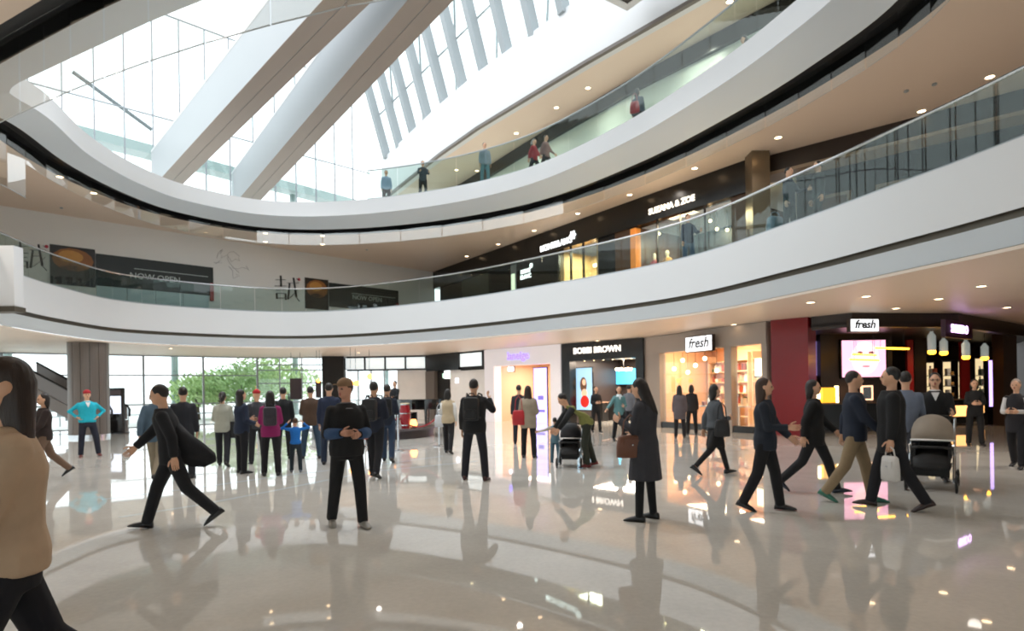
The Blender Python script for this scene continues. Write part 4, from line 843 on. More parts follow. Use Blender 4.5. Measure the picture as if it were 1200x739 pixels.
# ================================================================== OUTSIDE
M_PAVE = pm('pale_paving', '#d8d8d4', .8, .08, .3)
mb = MB(); mb.add([(-160, -90, -.06), (120, -90, -.06), (120, 160, -.06), (-160, 160, -.06)], [(0, 1, 2, 3)]); mb.build('ground', M_PAVE, kind='structure', label='pale paved ground outside the windows', cat='ground')
random.seed(11)
LEAF = [pm('leaf_green_a', '#b2cc8e', .6, .2, 2), pm('leaf_green_b', '#9dbb80', .6, .2, 2), pm('leaf_green_c', '#c3d8a2', .6, .2, 2)]
def tree(px, Y, h, r, mi, label):
    x = dp(px, 470, Y).x; root = empty('broadleaf_tree', (x, Y, -.05), random.uniform(0, 6), label, 'tree', 'trees outside the wide window front')
    MB().tube([(0, 0, 0), (.05, .05, h*.35), (0, .1, h*.6)], [.16, .12, .07], 8).build('trunk', pm('bark', '#5d5044', .8, .2, 5), root, smooth=True)
    mb = MB()
    for k in range(1400):
        t = random.uniform(0, 2*math.pi); u = random.uniform(-1, 1); q = random.random()**.4
        lump = 1+.25*math.sin(3*t+h)*math.cos(4*u)
        c = Vector((r*q*lump*math.cos(t)*math.sqrt(1-u*u), r*q*lump*math.sin(t)*math.sqrt(1-u*u), h*.62+h*.36*q*u)); d = Vector((random.gauss(0, 1), random.gauss(0, 1), random.gauss(0, 1))).normalized(); e = d.orthogonal().normalized(); f = d.cross(e); s = random.uniform(.10, .2)
        mb.add([c-e*s, c+f*s*.5, c+e*s, c-f*s*.5+d*s*.2], [(0, 1, 2, 3)])
    o = mb.build('foliage', LEAF[mi], root); o['kind'] = 'stuff'
for i, a in enumerate(((232, 40, 3.2, 1.9, 0), (258, 43, 3.6, 2.2, 2), (285, 41, 4.0, 2.3, 1), (312, 44, 4.8, 2.4, 0), (338, 47, 4.2, 2.4, 2))):
    tree(*a, ('low pale bushy tree outside, nearest the kiosk', 'light green tree outside, second from the kiosk', 'dark green tree outside in the middle of the wide window', 'tallest green tree outside the wide window', 'light green tree outside beside the gridded window')[i])
# white railing outside the windows
r_ = empty('garden_railing', (-15, 38, -.05), 0, 'pale metal railing outside the wide window front', 'railing'); a, b = Vector((-27, 33, 0)), Vector((-9, 41, 0))
for k in range(13): p = a.lerp(b, k/12); keep(MB().tube([(p.x, p.y, -.05), (p.x, p.y, 1.1)], .04, 6).build('post', M_STEEL), r_)
for z in (.5, 1.1): keep(MB().tube([(a.x, a.y, z), (b.x, b.y, z)], .035, 6).build('rail', M_STEEL), r_)
# ================================================================== THINGS STANDING IN THE HALL
# round clad column
p = gp(105, 512); R = .68
root = empty('column_round', (p.x, p.y, 0), 0, 'round taupe clad column beside the escalator', 'column', kind='structure')
for k in range(14):
    a0, a1 = 2*math.pi*(k+.03)/14, 2*math.pi*(k+.97)/14; mb = MB(); pts = [(R*math.cos(a0+(a1-a0)*j/3), R*math.sin(a0+(a1-a0)*j/3)) for j in range(4)]
    mb.prism(pts+[(q[0]*.94, q[1]*.94) for q in pts[::-1]], 0, Z1C-.01); mb.build('cladding_panel', M_TAUPE, root)
MB().lathe([(R*.95, 0), (R*.95, Z1C-.01)], 24).build('core', M_BROWN, root, smooth=True); MB().lathe([(R+.02, 0), (R+.02, .12)], 24).build('base_ring', M_CHROME, root, smooth=True)
# escalator behind it
Y0, Y1 = 25.1, 26.3; xb = -16.95; sl = .56
def esc_profile(z_lo, z_hi, x_end=-21.6):
    return [(xb, 0.02+z_lo), (xb, z_hi), (xb-.5, z_hi), (x_end, z_hi+sl*(-.5+xb-x_end)), (x_end, z_lo+sl*(-.5+xb-x_end)), (xb-.5, z_lo+.02)]
root = empty('escalator', (xb, Y0, 0), 0, 'grey escalator rising behind the round taupe column', 'escalator')
def esc_slab(name, mat, z_lo, z_hi, y0, y1, xe=-21.6):
    P = esc_profile(z_lo, z_hi, xe); n = len(P); mb = MB(); mb.add([(x, y0, z) for x, z in P]+[(x, y1, z) for x, z in P], [tuple(range(n)), tuple(range(n, 2*n))]+[(i, (i+1) % n, n+(i+1) % n, n+i) for i in range(n)]); return keep(mb.build(name, mat), root)
M_TRUSS = pm('truss_grey', '#8e8785', .4, .05, 1)
esc_slab('side_panel', M_TRUSS, 0, .55, Y0-.06, Y0, -21.2); esc_slab('side_panel', M_TRUSS, 0, .55, Y1, Y1+.06, -21.2)
for y in (Y0, Y1-.03):
    esc_slab('balustrade', pm('smoked_balustrade', '#857f7e', .25, .04, 1), .56, 1.16, y, y+.03, -20.9)
    pts = [(xb+.1, y+.015, .7), (xb+.12, y+.015, 1.0), (xb, y+.015, 1.2), (xb-.5, y+.015, 1.2), (-20.9, y+.015, 1.2+sl*(-.5+xb+20.9))]; keep(MB().tube(pts, .045, 6).build('handrail', M_BLACKM, smooth=True), root)
for k in range(11):
    x = xb-.5-k*.34; z = .2+k*.19; keep(MB().box(x-.36, x, Y0+.05, Y1-.05, z-.18, z).build('step', M_STEEL), root)
# information kiosk
p = gp(138, 508); root = empty('display_kiosk', (p.x, p.y, 0), math.radians(-8), 'black upright kiosk with a lit screen beside the round column', 'kiosk')
build_bev(MB().box(-.3, .3, -.09, .09, .06, 1.95), 'body', M_BLACK, root, .015); MB().box(-.25, .25, -.1, -.085, .85, 1.6).build('screen', em('kiosk_screen', '#cfd6e6', 1.0), root); build_bev(MB().box(-.36, .36, -.22, .22, 0, .06), 'base', M_BLACK, root, .01); MB().box(-.25, .25, -.1, -.085, 1.66, 1.85).build('header_sign', pm('kiosk_red', '#4b2a2a', .4), root)
# hanging dark boards by the gridded window
for x0, x1, y0, y1, Y, lb in ((340, 353, 443, 468, 30.5, 'wider dark hanging board before the gridded window'), (370, 376, 446, 466, 29.5, 'narrow dark hanging board with an orange lamp beside the black column')):
    a = dp(x0, y1, Y); b = dp(x1, y0, Y); root = empty('hanging_board', ((a.x+b.x)/2, Y, a.z), 0, lb, 'board')
    keep(MB().box(a.x, b.x, Y, Y+.06, a.z, b.z).build('board', pm('maroon_board', '#2a1c20', .5), ), root)
    for q in (a.x+.06, b.x-.06): keep(MB().tube([(q, Y+.03, b.z), (q, Y+.03, Z1C)], .01, 4).build('wire', M_BLACK), root)
    if x0 == 370: c = dp(373, 446, Y-.1); keep(MB().ball(c, .09, 8, 6).build('orange_lamp', em('orange_lamp', '#ff9b3d', 5), smooth='all'), root)
for k, (px, py) in enumerate(((411, 449), (417, 449), (433, 441))):
    c = dp(px, py, 28+k*.8); root = empty('lantern', c, 0, ('orange lantern over the cap man\'s head, nearer the black column', 'orange lantern over the cap man\'s head, farther from the black column', 'bright orange lantern above the backpack men')[k], 'lantern')
    MB().lathe([(.06, -.14), (.13, -.06), (.14, .04), (.06, .14)], 10).build('shade', em('orange_lamp', '#ff9b3d', 5), root, smooth=True); MB().tube([(0, 0, .14), (0, 0, Z1C-c.z)], .01, 4).build('cord', M_BLACK, root)
# stage with piano, drum and stool
sc_ = Vector((-5.0, 21.6, 0)); ZS1 = .34
root = empty('round_stage', sc_, 0, 'low round dark stage carrying the piano', 'stage'); MB().lathe([(2.15, 0), (2.15, .26)], 40).build('skirt', pm('stage_skirt', '#3b3436', .4, .1, 2), root, smooth=True); MB().lathe([(2.25, .26), (2.25, ZS1)], 40).build('deck', pm('stage_deck', '#5c5457', .35, .1, 2), root, smooth=True)
px_ = dp(488, 480, 21.3).x
root = empty('grand_piano', (px_, 21.3, ZS1), math.radians(200), 'black grand piano on the low round stage', 'piano')
def case(off): return [(-.72-off, -.75-off), (.72+off, -.75-off), (.74+off, -.1), (.62+off, .35), (.30, .75+off), (-.1, .95+off), (-.5, .98+off), (-.72-off, .7)]
M_PIANO = pm('piano_black', '#0b0b0c', .08, .1, 2, coat=.5)
MB().prism(case(0), .62, .95).build('case', M_PIANO, root); MB().prism([(x*1.02, y*1.02) for x, y in case(0)], .951, .975).build('lid', M_PIANO, root)
kb_ = MB().box(-.66, .66, -.95, -.75, .66, .74).build('key_bed', M_PIANO, root); MB().box(-.6, .6, -.93, -.78, .741, .755).build('keyboard', pm('ivory_keys', '#e8e4da', .3, .05, 30), kb_)
for x, y in ((-.55, -.6), (.55, -.6), (-.2, .7)):
    MB().tube([(x, y, .62), (x, y, .06)], [.07, .045], 8).build('leg', M_PIANO, root, smooth=True)
MB().box(-.12, .12, -.55, -.5, .06, .5).build('pedal_lyre', M_PIANO, root)
c = dp(475, 505, 20.2); root = empty('conga_drum', (c.x, 20.2, ZS1), 0, 'tall red conga drum with pale skin at the stage edge', 'drum')
MB().lathe([(.13, 0), (.17, .3), (.19, .55), (.15, .82)], 16).build('shell', pm('red_drum', '#8e1420', .25, .1, 2), root, smooth=True); MB().lathe([(.155, .82), (.16, .85), (.14, .862)], 16).build('drum_skin', pm('drum_skin', '#d8c09a', .5), root, smooth=True)
for z in (.1, .5, .80): MB().lathe([(.2 if z == .5 else .165, z), (.2 if z == .5 else .165, z+.03)], 16, cap=False).build('hoop', M_CHROME, root, smooth=True)
c = dp(486, 505, 20.5); root = empty('amber_stage_lamp', (c.x, 20.3, ZS1), 0, 'small amber floor lamp glowing on the stage beside the drum', 'lamp'); MB().lathe([(.1, 0), (.1, .05)], 10).build('base', M_BLACK, root); MB().lathe([(.1, .05), (.13, .14), (.08, .3)], 10).build('shade', em('amber_lamp', '#ffa85a', 3), root, smooth=True)
# stanchions and rope
SP = [gp(467, 528), gp(515, 523), gp(428, 524)]
for k, p in enumerate(SP):
    root = empty('stanchion', (p.x, p.y, 0), 0, ('chrome stanchion post in front of the red drum', 'chrome stanchion post beside the woman in the beige vest', 'chrome stanchion post behind the backpack men')[k], 'stanchion', 'stanchion posts round the stage')
    MB().lathe([(.17, 0), (.17, .015), (.05, .04)], 18).build('base', M_CHROME, root, smooth=True); MB().tube([(0, 0, .03), (0, 0, .98)], .028, 10).build('post', M_CHROME, root, smooth=True); MB().ball((0, 0, 1.02), .05, 10, 6).build('finial', M_CHROME, root, smooth='all')
for a, b, lb in ((SP[0], SP[1], 'red velvet rope between the drum stanchion and the vest woman'), (SP[2], SP[0], 'red velvet rope behind the backpack men')):
    pts = [a.lerp(b, t)+Vector((0, 0, .9-.30*4*t*(1-t))) for t in [k/12 for k in range(13)]]; root = empty('barrier_rope', a.lerp(b, .5), 0, lb, 'rope')
    keep(MB().tube(pts, .022, 7).build('rope', pm('red_velvet', '#8a1622', .8, .1, 20), smooth=True), root)
    for q in (pts[0], pts[-1]): keep(MB().ball(q, .035, 8, 5).build('hook', M_CHROME, smooth='all'), root)
# strollers
def wheel(mb, c, r, w=.03): mb.tube([(c[0], c[1]+r*math.cos(t), c[2]+r*math.sin(t)) for t in [2*math.pi*k/14 for k in range(14)]], w, 6, closed=True)
def stroller(loc, rz, hood, seatc, label, sc=1.0, frame=M_CHROME):
    root = empty('baby_stroller', loc, rz, label, 'stroller'); root.scale = (sc,)*3
    for sx_ in (-.27, .27):
        MB().tube([(sx_, -.42, .14), (sx_, -.12, .42), (sx_, .30, .88), (sx_, .46, 1.02)], .018, 7).build('frame_tube', frame, root, smooth=True)
        MB().tube([(sx_, .34, .14), (sx_, .06, .42), (sx_*.98, -.22, .66)], .016, 7).build('frame_tube', frame, root, smooth=True)
        for y in (-.42, .34):
            mb = MB(); wheel(mb, (sx_+.03*(1 if sx_ > 0 else -1), y, .13), .115, .018); w = mb.build('wheel', M_BLACKM, root, smooth=True)
            m2 = MB(); x = sx_+.03*(1 if sx_ > 0 else -1); m2.lathe([(.03, -.02), (.03, .02)], 8); o = m2.build('hub', M_CHROME); o.parent = w; o.location = (x, y, .13); o.rotation_euler = (0, math.pi/2, 0)
            for j in range(5):
                t = j*2*math.pi/5; m3 = MB(); m3.tube([(x, y, .13), (x, y+.11*math.cos(t), .13+.11*math.sin(t))], .008, 4); o = m3.build('spoke', M_CHROME); o.parent = w
    MB().tube([(-.27, .46, 1.02), (-.2, .50, 1.05), (.2, .50, 1.05), (.27, .46, 1.02)], .022, 8).build('handle', M_BLACKM, root, smooth=True)
    # seat tub
    mb = MB(); rings = []
    for y, z, w, h in ((.22, .78, .22, .06), (.18, .55, .235, .10), (.02, .46, .24, .10), (-.22, .44, .235, .08), (-.34, .34, .22, .05)):
        rings.append([(w*math.cos(t), y+.02*math.sin(t), z+h*math.sin(t)) for t in [2*math.pi*k/12 for k in range(12)]])
    mb.loft(rings); mb.build('seat', seatc, root, smooth='all')
    for k in range(2): MB().box(-.24 if k == 0 else .20, -.20 if k == 0 else .24, -.2, .2, .48, .66).build('side_wing', seatc, root)
    # hood
    mb = MB(); rings = []
    for a in [math.radians(q) for q in (5, 25, 45, 65, 85, 105, 120)]:
        c = Vector((0, .14, .70)); r = .40; rings.append([c+Vector((.27*math.cos(t), -r*math.cos(a)*max(math.sin(t), 0)**.6, r*math.sin(a)*max(math.sin(t), 0)**.6)) for t in [math.pi*k/12 for k in range(13)]])
    n = 13; vs = [p for r in rings for p in r]; fs = [(i*n+k, i*n+k+1, (i+1)*n+k+1, (i+1)*n+k) for i in range(len(rings)-1) for k in range(n-1)]; mb.add(vs, fs); o = mb.build('hood', hood, root, smooth='all')
    sm_ = o.modifiers.new('thick', 'SOLIDIFY'); sm_.thickness = .012
    mb = MB(); mb.tube(rings[0], .016, 6); mb.build('hood_rim', pm('white_piping', '#e8e6e2', .4), root, smooth=True)
    mb = MB(); rings = [[(w*sgx, y, z) for sgx, y in ((-1, -.25), (1, -.25), (1, .25), (-1, .25))] for w, z in ((.19, .2), (.24, .36))]; mb.loft(rings); mb.build('basket', M_BLACKM, root)
    MB().tube([(-.24, -.30, .62), (-.15, -.40, .64), (.15, -.40, .64), (.24, -.30, .62)], .02, 7).build('bumper_bar', M_BLACKM, root, smooth=True)
    return root
p = gp(1119, 577)
STR = (p.x, p.y+.45); stroller((p.x, p.y+.45, 0), math.radians(-38), pm('tan_hood', '#8f8375', .7, .08, 10), M_BLACKM, 'white framed baby stroller with a tan hood pushed by the man in glasses')
p = gp(669, 546); stroller((p.x, p.y, 0), math.radians(-12), pm('black_hood', '#1b1b20', .7), M_BLACKM, 'small dark stroller between the toddler and the bending person', .8, M_STEEL)
# ================================================================== PEOPLE
PEND = []
SKIN = [pm('skin_a', '#d9a98a', .5, .05, 12), pm('skin_b', '#c8937a', .5, .05, 12), pm('skin_c', '#b98468', .5, .05, 12)]
M_EYE = pm('eye_dark', '#2a1d18', .3); M_LIP = pm('lip', '#a8584f', .5)
def cloth(h, rough=.85): return pm('cloth_'+h.strip('#'), h, rough, .16, 9, bump=.5)
def V3(*a): return Vector(a)
def torso_pt(p, lean, twist=0.0, zp=.95):                 # bend the trunk forward about the pelvis
    x, y, z = p
    if z > zp:
        t = min(1.0, (z-zp)/.35); c, s = math.cos(twist*t), math.sin(twist*t); x, y = x*c-y*s, x*s+y*c
        a = lean*min(1.0, .35+(z-zp)/.5); dz = z-zp; return V3(x, y*math.cos(a)-dz*math.sin(a), zp+dz*math.cos(a)+y*math.sin(a)*-1*0+y*-math.sin(a)*0)
    return V3(x, y, z)
TR = [(.86, .148, .106), (.95, .156, .112), (1.05, .140, .102), (1.15, .146, .104), (1.28, .160, .110), (1.345, .152, .100), (1.39, .112, .080), (1.43, .074, .066), (1.47, .060, .060)]
TRF = [(.86, .154, .112), (.95, .160, .116), (1.05, .126, .096), (1.15, .130, .098), (1.28, .144, .112), (1.345, .134, .094), (1.39, .100, .076), (1.43, .064, .058), (1.47, .054, .054)]
def trunk(mb, prof, lean, twist, add, zlo, zhi, flare=0.0, n=14):
    zs = [q[0] for q in prof]
    def at(z):
        if z <= zs[0]: q = prof[0]; return q[1], q[2]
        for a, b in zip(prof[:-1], prof[1:]):
            if a[0] <= z <= b[0]: t = (z-a[0])/(b[0]-a[0]); return a[1]+(b[1]-a[1])*t, a[2]+(b[2]-a[2])*t
        return prof[-1][1], prof[-1][2]
    lv = sorted(set([zlo, zhi]+[z for z in zs if zlo < z < zhi]+[zlo+(zs[0]-zlo)*k/3 for k in (1, 2) if zlo < zs[0]])); rings = []
    for z in lv:
        rx, ry = at(z); fl = flare*max(0, (.95-z)); rings.append([torso_pt(((rx+add+fl)*math.cos(t), (ry+add+fl)*math.sin(t), z), lean, twist) for t in [2*math.pi*k/n for k in range(n)]])
    mb.loft(rings)
def limb(mb, pts, rad, n=10): mb.tube(pts, rad, n); [mb.ball(p, r*.98, 8, 5) for p, r in zip(pts[1:-1], rad[1:-1])]
def hand(mb, w, d, fwd, sgn, curl, k=1.0):
    d = d.normalized(); t = fwd-d*fwd.dot(d)
    if t.length < .2: t = V3(0, 0, 1)-d*d.z
    t.normalize(); nrm = d.cross(t)*sgn                      # nrm: towards the palm
    rings = []
    for s, wd, th in ((-.03, .026, .020), (.0, .030, .017), (.035, .040, .016), (.085, .041, .013)):
        c = w+d*s*k; rings.append([c+t*(wd*math.cos(a)*k)+nrm*(th*math.sin(a)*k) for a in [2*math.pi*j/8 for j in range(8)]])
    mb.loft(rings)
    for j, (off, ln) in enumerate(((.030, .072), (.010, .082), (-.011, .076), (-.030, .060))):
        p = w+d*.078*k+t*off*k; a = curl*.35; pts = [p]
        for q in range(3): p = p+(d*math.cos(a)+nrm*math.sin(a))*(ln*(.42, .33, .25)[q]*k); pts.append(p); a += curl
        mb.tube(pts, [.0095*k, .009*k, .008*k, .006*k], 6)
    p = w+d*.02*k+t*.028*k; a = d*.55+t*.75+nrm*.25; pts = [p, p+a.normalized()*.035*k]; a2 = d*.85+t*.35+nrm*.35; pts += [pts[-1]+a2.normalized()*.03*k, pts[-1]+a2.normalized()*.055*k]
    mb.tube(pts, [.013*k, .011*k, .0095*k, .007*k], 6)
POSES = {
 'hang': ((.16, .02, -1), (.06, .14, -1)), 'swingf': ((.10, .42, -.9), (.0, .75, -.7)), 'swingb': ((.16, -.40, -.9), (.06, -.10, -1)), 'hip': ((.72, -.25, -.65), (-.62, .42, -.62)),
 'front': ((.20, .12, -1), (-.45, .85, .02)), 'phone': ((.18, .22, -1), (-.25, .85, .42)), 'photo': ((.40, .60, -.55), (-.35, .45, .85)), 'push': ((.14, .35, -.92), (-.02, .95, -.02)), 'reach': ((.12, .75, -.62), (-.02, .95, -.2)),
 'pocket': ((.26, -.10, -1), (-.12, .34, -1)), 'head': ((.85, .15, .15), (-.75, -.05, .70)), 'bent': ((.18, -.05, -1), (-.1, .9, -.35)), 'rail': ((.2, .45, -.8), (-.1, .9, .0)), 'down': ((.1, .55, -.8), (.0, .6, -.8))}
LEGS = {'stand': ((3, 2, 4), (-2, 2, 4)), 'wide': ((4, 3, 9), (-3, 3, 9)), 'walk': ((24, 8, 1), (-22, 24, 1)), 'walkr': ((-22, 24, 1), (24, 8, 1)), 'stride': ((34, 6, 1), (-30, 22, 1)), 'strider': ((-30, 22, 1), (34, 6, 1)), 'step': ((14, 6, 2), (-12, 14, 2)), 'sit': ((85, 85, 8), (85, 85, 8)), 'contra': ((10, 12, 12), (-2, 2, 5))}
def person(loc, H, yaw, label, top='#222', bottom='#1a1a1e', shoe='#17171a', hair='short', hairc='#1d1714', skin=0, female=False, legs='stand', arms=('hang', 'hang'), lean=0, twist=0, hyaw=0, hpitch=0,
           coat=None, style='jacket', hem=.82, sleeve=None, btype='trousers', thick=.02, group=None, cap=None, collar=None, glasses=False, vox=None, flare=0.0, name='person', stocky=0.0, vest=None, cuff=None, scarf=False, nohands=False, shin=None):
    k = H/1.72; loc = Vector(loc); dist = loc.length; vb = vox or (.012 if dist < 9 else .015 if dist < 17 else .020 if dist < 22 else .026); vc = vb*1.15
    lean = math.radians(lean); twist = math.radians(twist); prof = TRF if female else TR
    if stocky: prof = [(z, rx+stocky*(1 if z < 1.4 else .4), ry+stocky*(1.3 if z < 1.4 else .4)) for z, rx, ry in prof]
    F_ = V3(0, -1, 0)
    # legs
    hipz = .92; J = {}
    for s, (fl, kn, ab) in zip((1, -1), LEGS[legs] if isinstance(legs, str) else legs):
        fl, kn, ab = (math.radians(q) for q in (fl, kn, ab)); hp_ = V3(s*.088, 0, hipz)
        td = V3(s*math.sin(ab), -math.sin(fl), -math.cos(fl)).normalized(); kn_ = hp_+td*.43; a = fl-kn
        sd = V3(s*math.sin(ab)*.6, -math.sin(a), -math.cos(a)).normalized(); an = kn_+sd*.41
        pit = 0.0
        if a < -.25: pit = max(-.6, a+.15)
        elif a > .2: pit = min(.3, a-.15)
        fd = V3(s*.12, -math.cos(pit), math.sin(pit)).normalized(); up = V3(0, 0, 1)-fd*fd.z; up.normalize()
        J[s] = (hp_, kn_, an, fd, up)
    low = min(min((an-up*.075-fd*.06).z, (an-up*.075+fd*.17).z) for hp_, kn_, an, fd, up in J.values()); dz = V3(0, 0, -low)
    T = lambda p: (Vector(p)+dz)*k
    yaw = yaw-math.degrees(math.atan2(loc.x, loc.y))          # poses are noted as seen by the viewer
    root = empty(name, loc, math.radians(yaw), label, 'person' if name == 'person' else 'mannequin', group)
    def shift(mb): mb.v = [tuple(T(v)) for v in mb.v]; return mb
    def new(nm, mats): me = bpy.data.meshes.new(nm); [me.materials.append(m) for m in mats]; o = link(bpy.data.objects.new(nm, me)); o.parent = root; return o
    # head frame
    nk = torso_pt((0, .01, 1.46), lean, twist); hl = lean*.55-math.radians(hpitch)*0
    Rh = Matrix.Rotation(twist+math.radians(hyaw), 3, 'Z') @ Matrix.Rotation(lean*.45+math.radians(hpitch), 3, 'X')   # pitch > 0 looks down
    hc = nk+Rh @ V3(0, -.015, .155)
    HP = lambda x, y, z: hc+Rh @ V3(x, y, z)
    # arms
    A = {}
    for s, nm in zip((1, -1), arms):
        u, f = POSES[nm] if isinstance(nm, str) else nm
        tz = lambda v: (Matrix.Rotation(twist, 3, 'Z') @ V3(s*v[0], -v[1], v[2])).normalized()
        sh = torso_pt((s*((.140 if female else .162)+stocky*.5), 0, 1.365), lean, twist); el = sh+tz(u)*.27; wr = el+tz(f)*.235; A[s] = (sh, el, wr, tz(f))
    # ---- body: one continuous surface
    b = MB(); trunk(b, prof, lean, twist, -.014, .86, 1.47)
    b.tube([nk-V3(0, 0, .04), hc+Rh @ V3(0, .02, -.05)], [.054 if not female else .047]*2, 10)
    b.ball((0, 0, 0), 1, 14, 10); nb = 14*11
    b.v[-nb:] = [tuple(HP(x*.074, y*.092, z*.112)) for x, y, z in b.v[-nb:]]
    for cx, cy, cz, r in ((0, -.045, -.062, (.046, .045, .045)), (0, -.094, -.018, (.013, .018, .022)), (0, -.083, .012, (.048, .014, .010)), (.078, .005, -.005, (.010, .018, .028)), (-.078, .005, -.005, (.010, .018, .028)), (0, -.082, -.062, (.022, .012, .010))):
        n0 = len(b.v); b.ball((0, 0, 0), r, 8, 6); b.v[n0:] = [tuple(HP(cx+v[0], cy+v[1], cz+v[2])) for v in b.v[n0:]]
    for s in (1, -1):
        sh, el, wr, fd = A[s]; limb(b, [sh, el, wr, wr+fd*.02], [.046, .038, .027, .024]); b.ball(sh, .05, 8, 6)
        hp_, kn_, an, fdr, up = J[s]; limb(b, [hp_+V3(0, 0, .02), kn_, an, an-up*.03], [.078, .052, .038, .036]); b.tube([an-fdr*.03-up*.045, an+fdr*.10-up*.05], [.035, .03], 8)
    ex = MB(); 
    if not nohands:
        for s in (1, -1): sh, el, wr, fd = A[s]; hand(ex, wr, fd, Matrix.Rotation(twist, 3, 'Z') @ V3(0, -1, 0) if abs(fd.z) > .5 else V3(0, 0, 1), s*(1 if abs(fd.z) > .5 else 1), .45)
    shift(b); shift(ex)
    body = new('body', [SKIN[skin] if shin is None else shin, M_EYE, M_LIP])
    paint = [(T(HP(.030, -.088, .004)), .0105*k, 1), (T(HP(-.030, -.088, .004)), .0105*k, 1), (T(HP(0, -.095, -.060)), .016*k, 2)]
    PEND.append((b, vb*k**.5, body, ex, paint if shin is None else [], 2))
    # ---- hair / hat
    if hair:
        h = MB(); n0 = 0; h.ball((0, 0, 0), (.083, .094, .100), 12, 8); h.v = [tuple(HP(x, y+.022, z+.030)) for x, y, z in h.v]
        if hair in ('long', 'bob', 'tied'):
            ln = {'long': .36, 'bob': .17, 'tied': .10}[hair]; rings = []
            for q in range(6):
                t = q/5; z = .03-t*(ln+.03); w = (.083+(.020 if hair != 'tied' else -.02)*math.sin(t*2.2))*(1-.45*max(0, t-.7)/.3); th = .085-.050*t; cy = .035+.03*t; c = HP(0, cy, z)
                if q >= 2 and lean < .3: c = torso_pt((0, 0, 1.46), lean, twist).lerp(c, 1.0)
                rings.append([c+Rh @ V3(w*math.cos(a)*(1+.10*t*math.cos(5*a+1)), th*math.sin(a)*(1+.12*t*math.sin(4*a)), -.03*t*math.cos(3*a)) for a in [2*math.pi*j/20 for j in range(20)]])
            h.loft(rings)
            if hair == 'tied': n0 = len(h.v); h.tube([HP(0, .10, .03), HP(0, .15, -.02), HP(0, .14, -.16)], [.03, .032, .012], 8)
        shift(h); PEND.append((h, max(vb, .012)*k**.5, new('hair', [pm('hair_'+hairc.strip('#'), hairc, .5, .35, 45, stretch=(1, 1, .12), bump=.8)]), None, [], 3))
    if cap:
        h = MB(); h.ball((0, 0, 0), (.088, .103, .085), 14, 8); h.v = [tuple(HP(x, y+.004, max(z, -.02)+.055)) for x, y, z in h.v]; shift(h)
        o = h.build('cap', cloth(cap), root, smooth='all')
        if cap not in ('#a3202a', '#b01e26'):
            h = MB(); pts = [(.07*math.cos(a), -.085-.085*math.sin(a)) for a in [math.pi*j/8 for j in range(9)]]; vs = [T(HP(x, y, .052)) for x, y in pts]+[T(HP(x, y, .062)) for x, y in pts]; n = 9; h.add(vs, [tuple(range(n)), tuple(range(n, 2*n))]+[(i, (i+1) % n, n+(i+1) % n, n+i) for i in range(n)]); h.build('cap_brim', cloth(cap), o)
    if glasses:
        h = MB()
        for s in (1, -1):
            h.tube([HP(s*.032+.020*math.cos(a), -.100, .004+.016*math.sin(a)) for a in [2*math.pi*j/10 for j in range(10)]], .0025, 5, closed=True); h.tube([HP(s*.052, -.098, .006), HP(s*.08, .0, .01)], .0025, 4)
        h.tube([HP(-.012, -.102, .006), HP(.012, -.102, .006)], .0025, 4); shift(h); h.build('glasses', M_BLACKM, root)
    # ---- upper garment
    g = MB(); trunk(g, prof, lean, twist, thick, hem, 1.455, flare)
    for s in (1, -1):
        sh, el, wr, fd = A[s]
        g.ball(sh+V3(0, 0, -.005), .050+thick*.5, 10, 6)
        if not vest and not sleeve: limb(g, [torso_pt((s*.07, 0, 1.385), lean, twist), sh, el, wr-fd*.005], [.040+thick*.4, .052+thick*.55, .046+thick*.55, .036+thick*.4])
    shift(g); gar = new(style, [cloth(top)]); PEND.append((g, vc*k**.5, gar, None, [], 4))
    if vest or sleeve:
        for s in (1, -1):
            sh, el, wr, fd = A[s]; g = MB(); limb(g, [sh, el, wr-fd*.005], [.054+thick*.45, .047+thick*.4, .037+thick*.3]); shift(g); g.build('sleeve', cloth(vest or sleeve), root, smooth='all')
    if cuff:
        for s in (1, -1):
            sh, el, wr, fd = A[s]; g = MB(); limb(g, [el+(wr-el)*.12, wr-fd*.012], [.054+thick*.55, .042+thick*.4]); shift(g); g.build('cuff', cloth(cuff), gar, smooth='all')
    if collar:
        g = MB(); rings = []
        for z, r in ((1.39, .098+thick), (1.425, .076+thick*.5), (1.465, .066)): rings.append([torso_pt((r*math.cos(a), r*1.02*math.sin(a)-.008, z), lean, twist) for a in [2*math.pi*j/14 for j in range(14)]])
        g.loft(rings, cap=False); not scarf and g.add([torso_pt(p, lean, twist) for p in ((-.055, -.088-thick-stocky*.8, 1.425), (.055, -.088-thick-stocky*.8, 1.425), (0, -.128-thick-stocky*1.4, 1.29))], [(0, 1, 2)]); shift(g); g.build('collar', cloth(collar), gar, smooth='all')
    # ---- lower garment
    g = MB(); trunk(g, prof, 0, 0, .006, .80, 1.03)
    lo = .015 if btype == 'trousers' else .0
    for s in (1, -1):
        hp_, kn_, an, fdr, up = J[s]
        if btype == 'skirt': limb(g, [hp_, hp_.lerp(kn_, .62), kn_], [.092, .085, .078])
        elif btype == 'shorts': limb(g, [hp_, hp_.lerp(kn_, .9)], [.09, .08])
        else: limb(g, [hp_+V3(0, 0, .01), kn_, an-up*.03], [.085+lo*.8, .060+lo, .048+lo])
    if btype == 'skirt':
        g.loft([[V3((.165+.1*(.9-z))*math.cos(a), (.12+.16*(.9-z))*math.sin(a), z) for a in [2*math.pi*j/14 for j in range(14)]] for z in (.95, .75, .58)])
    shift(g); PEND.append((g, vc*k**.5, new('skirt' if btype == 'skirt' else 'trousers', [cloth(bottom)]), None, [], 4))
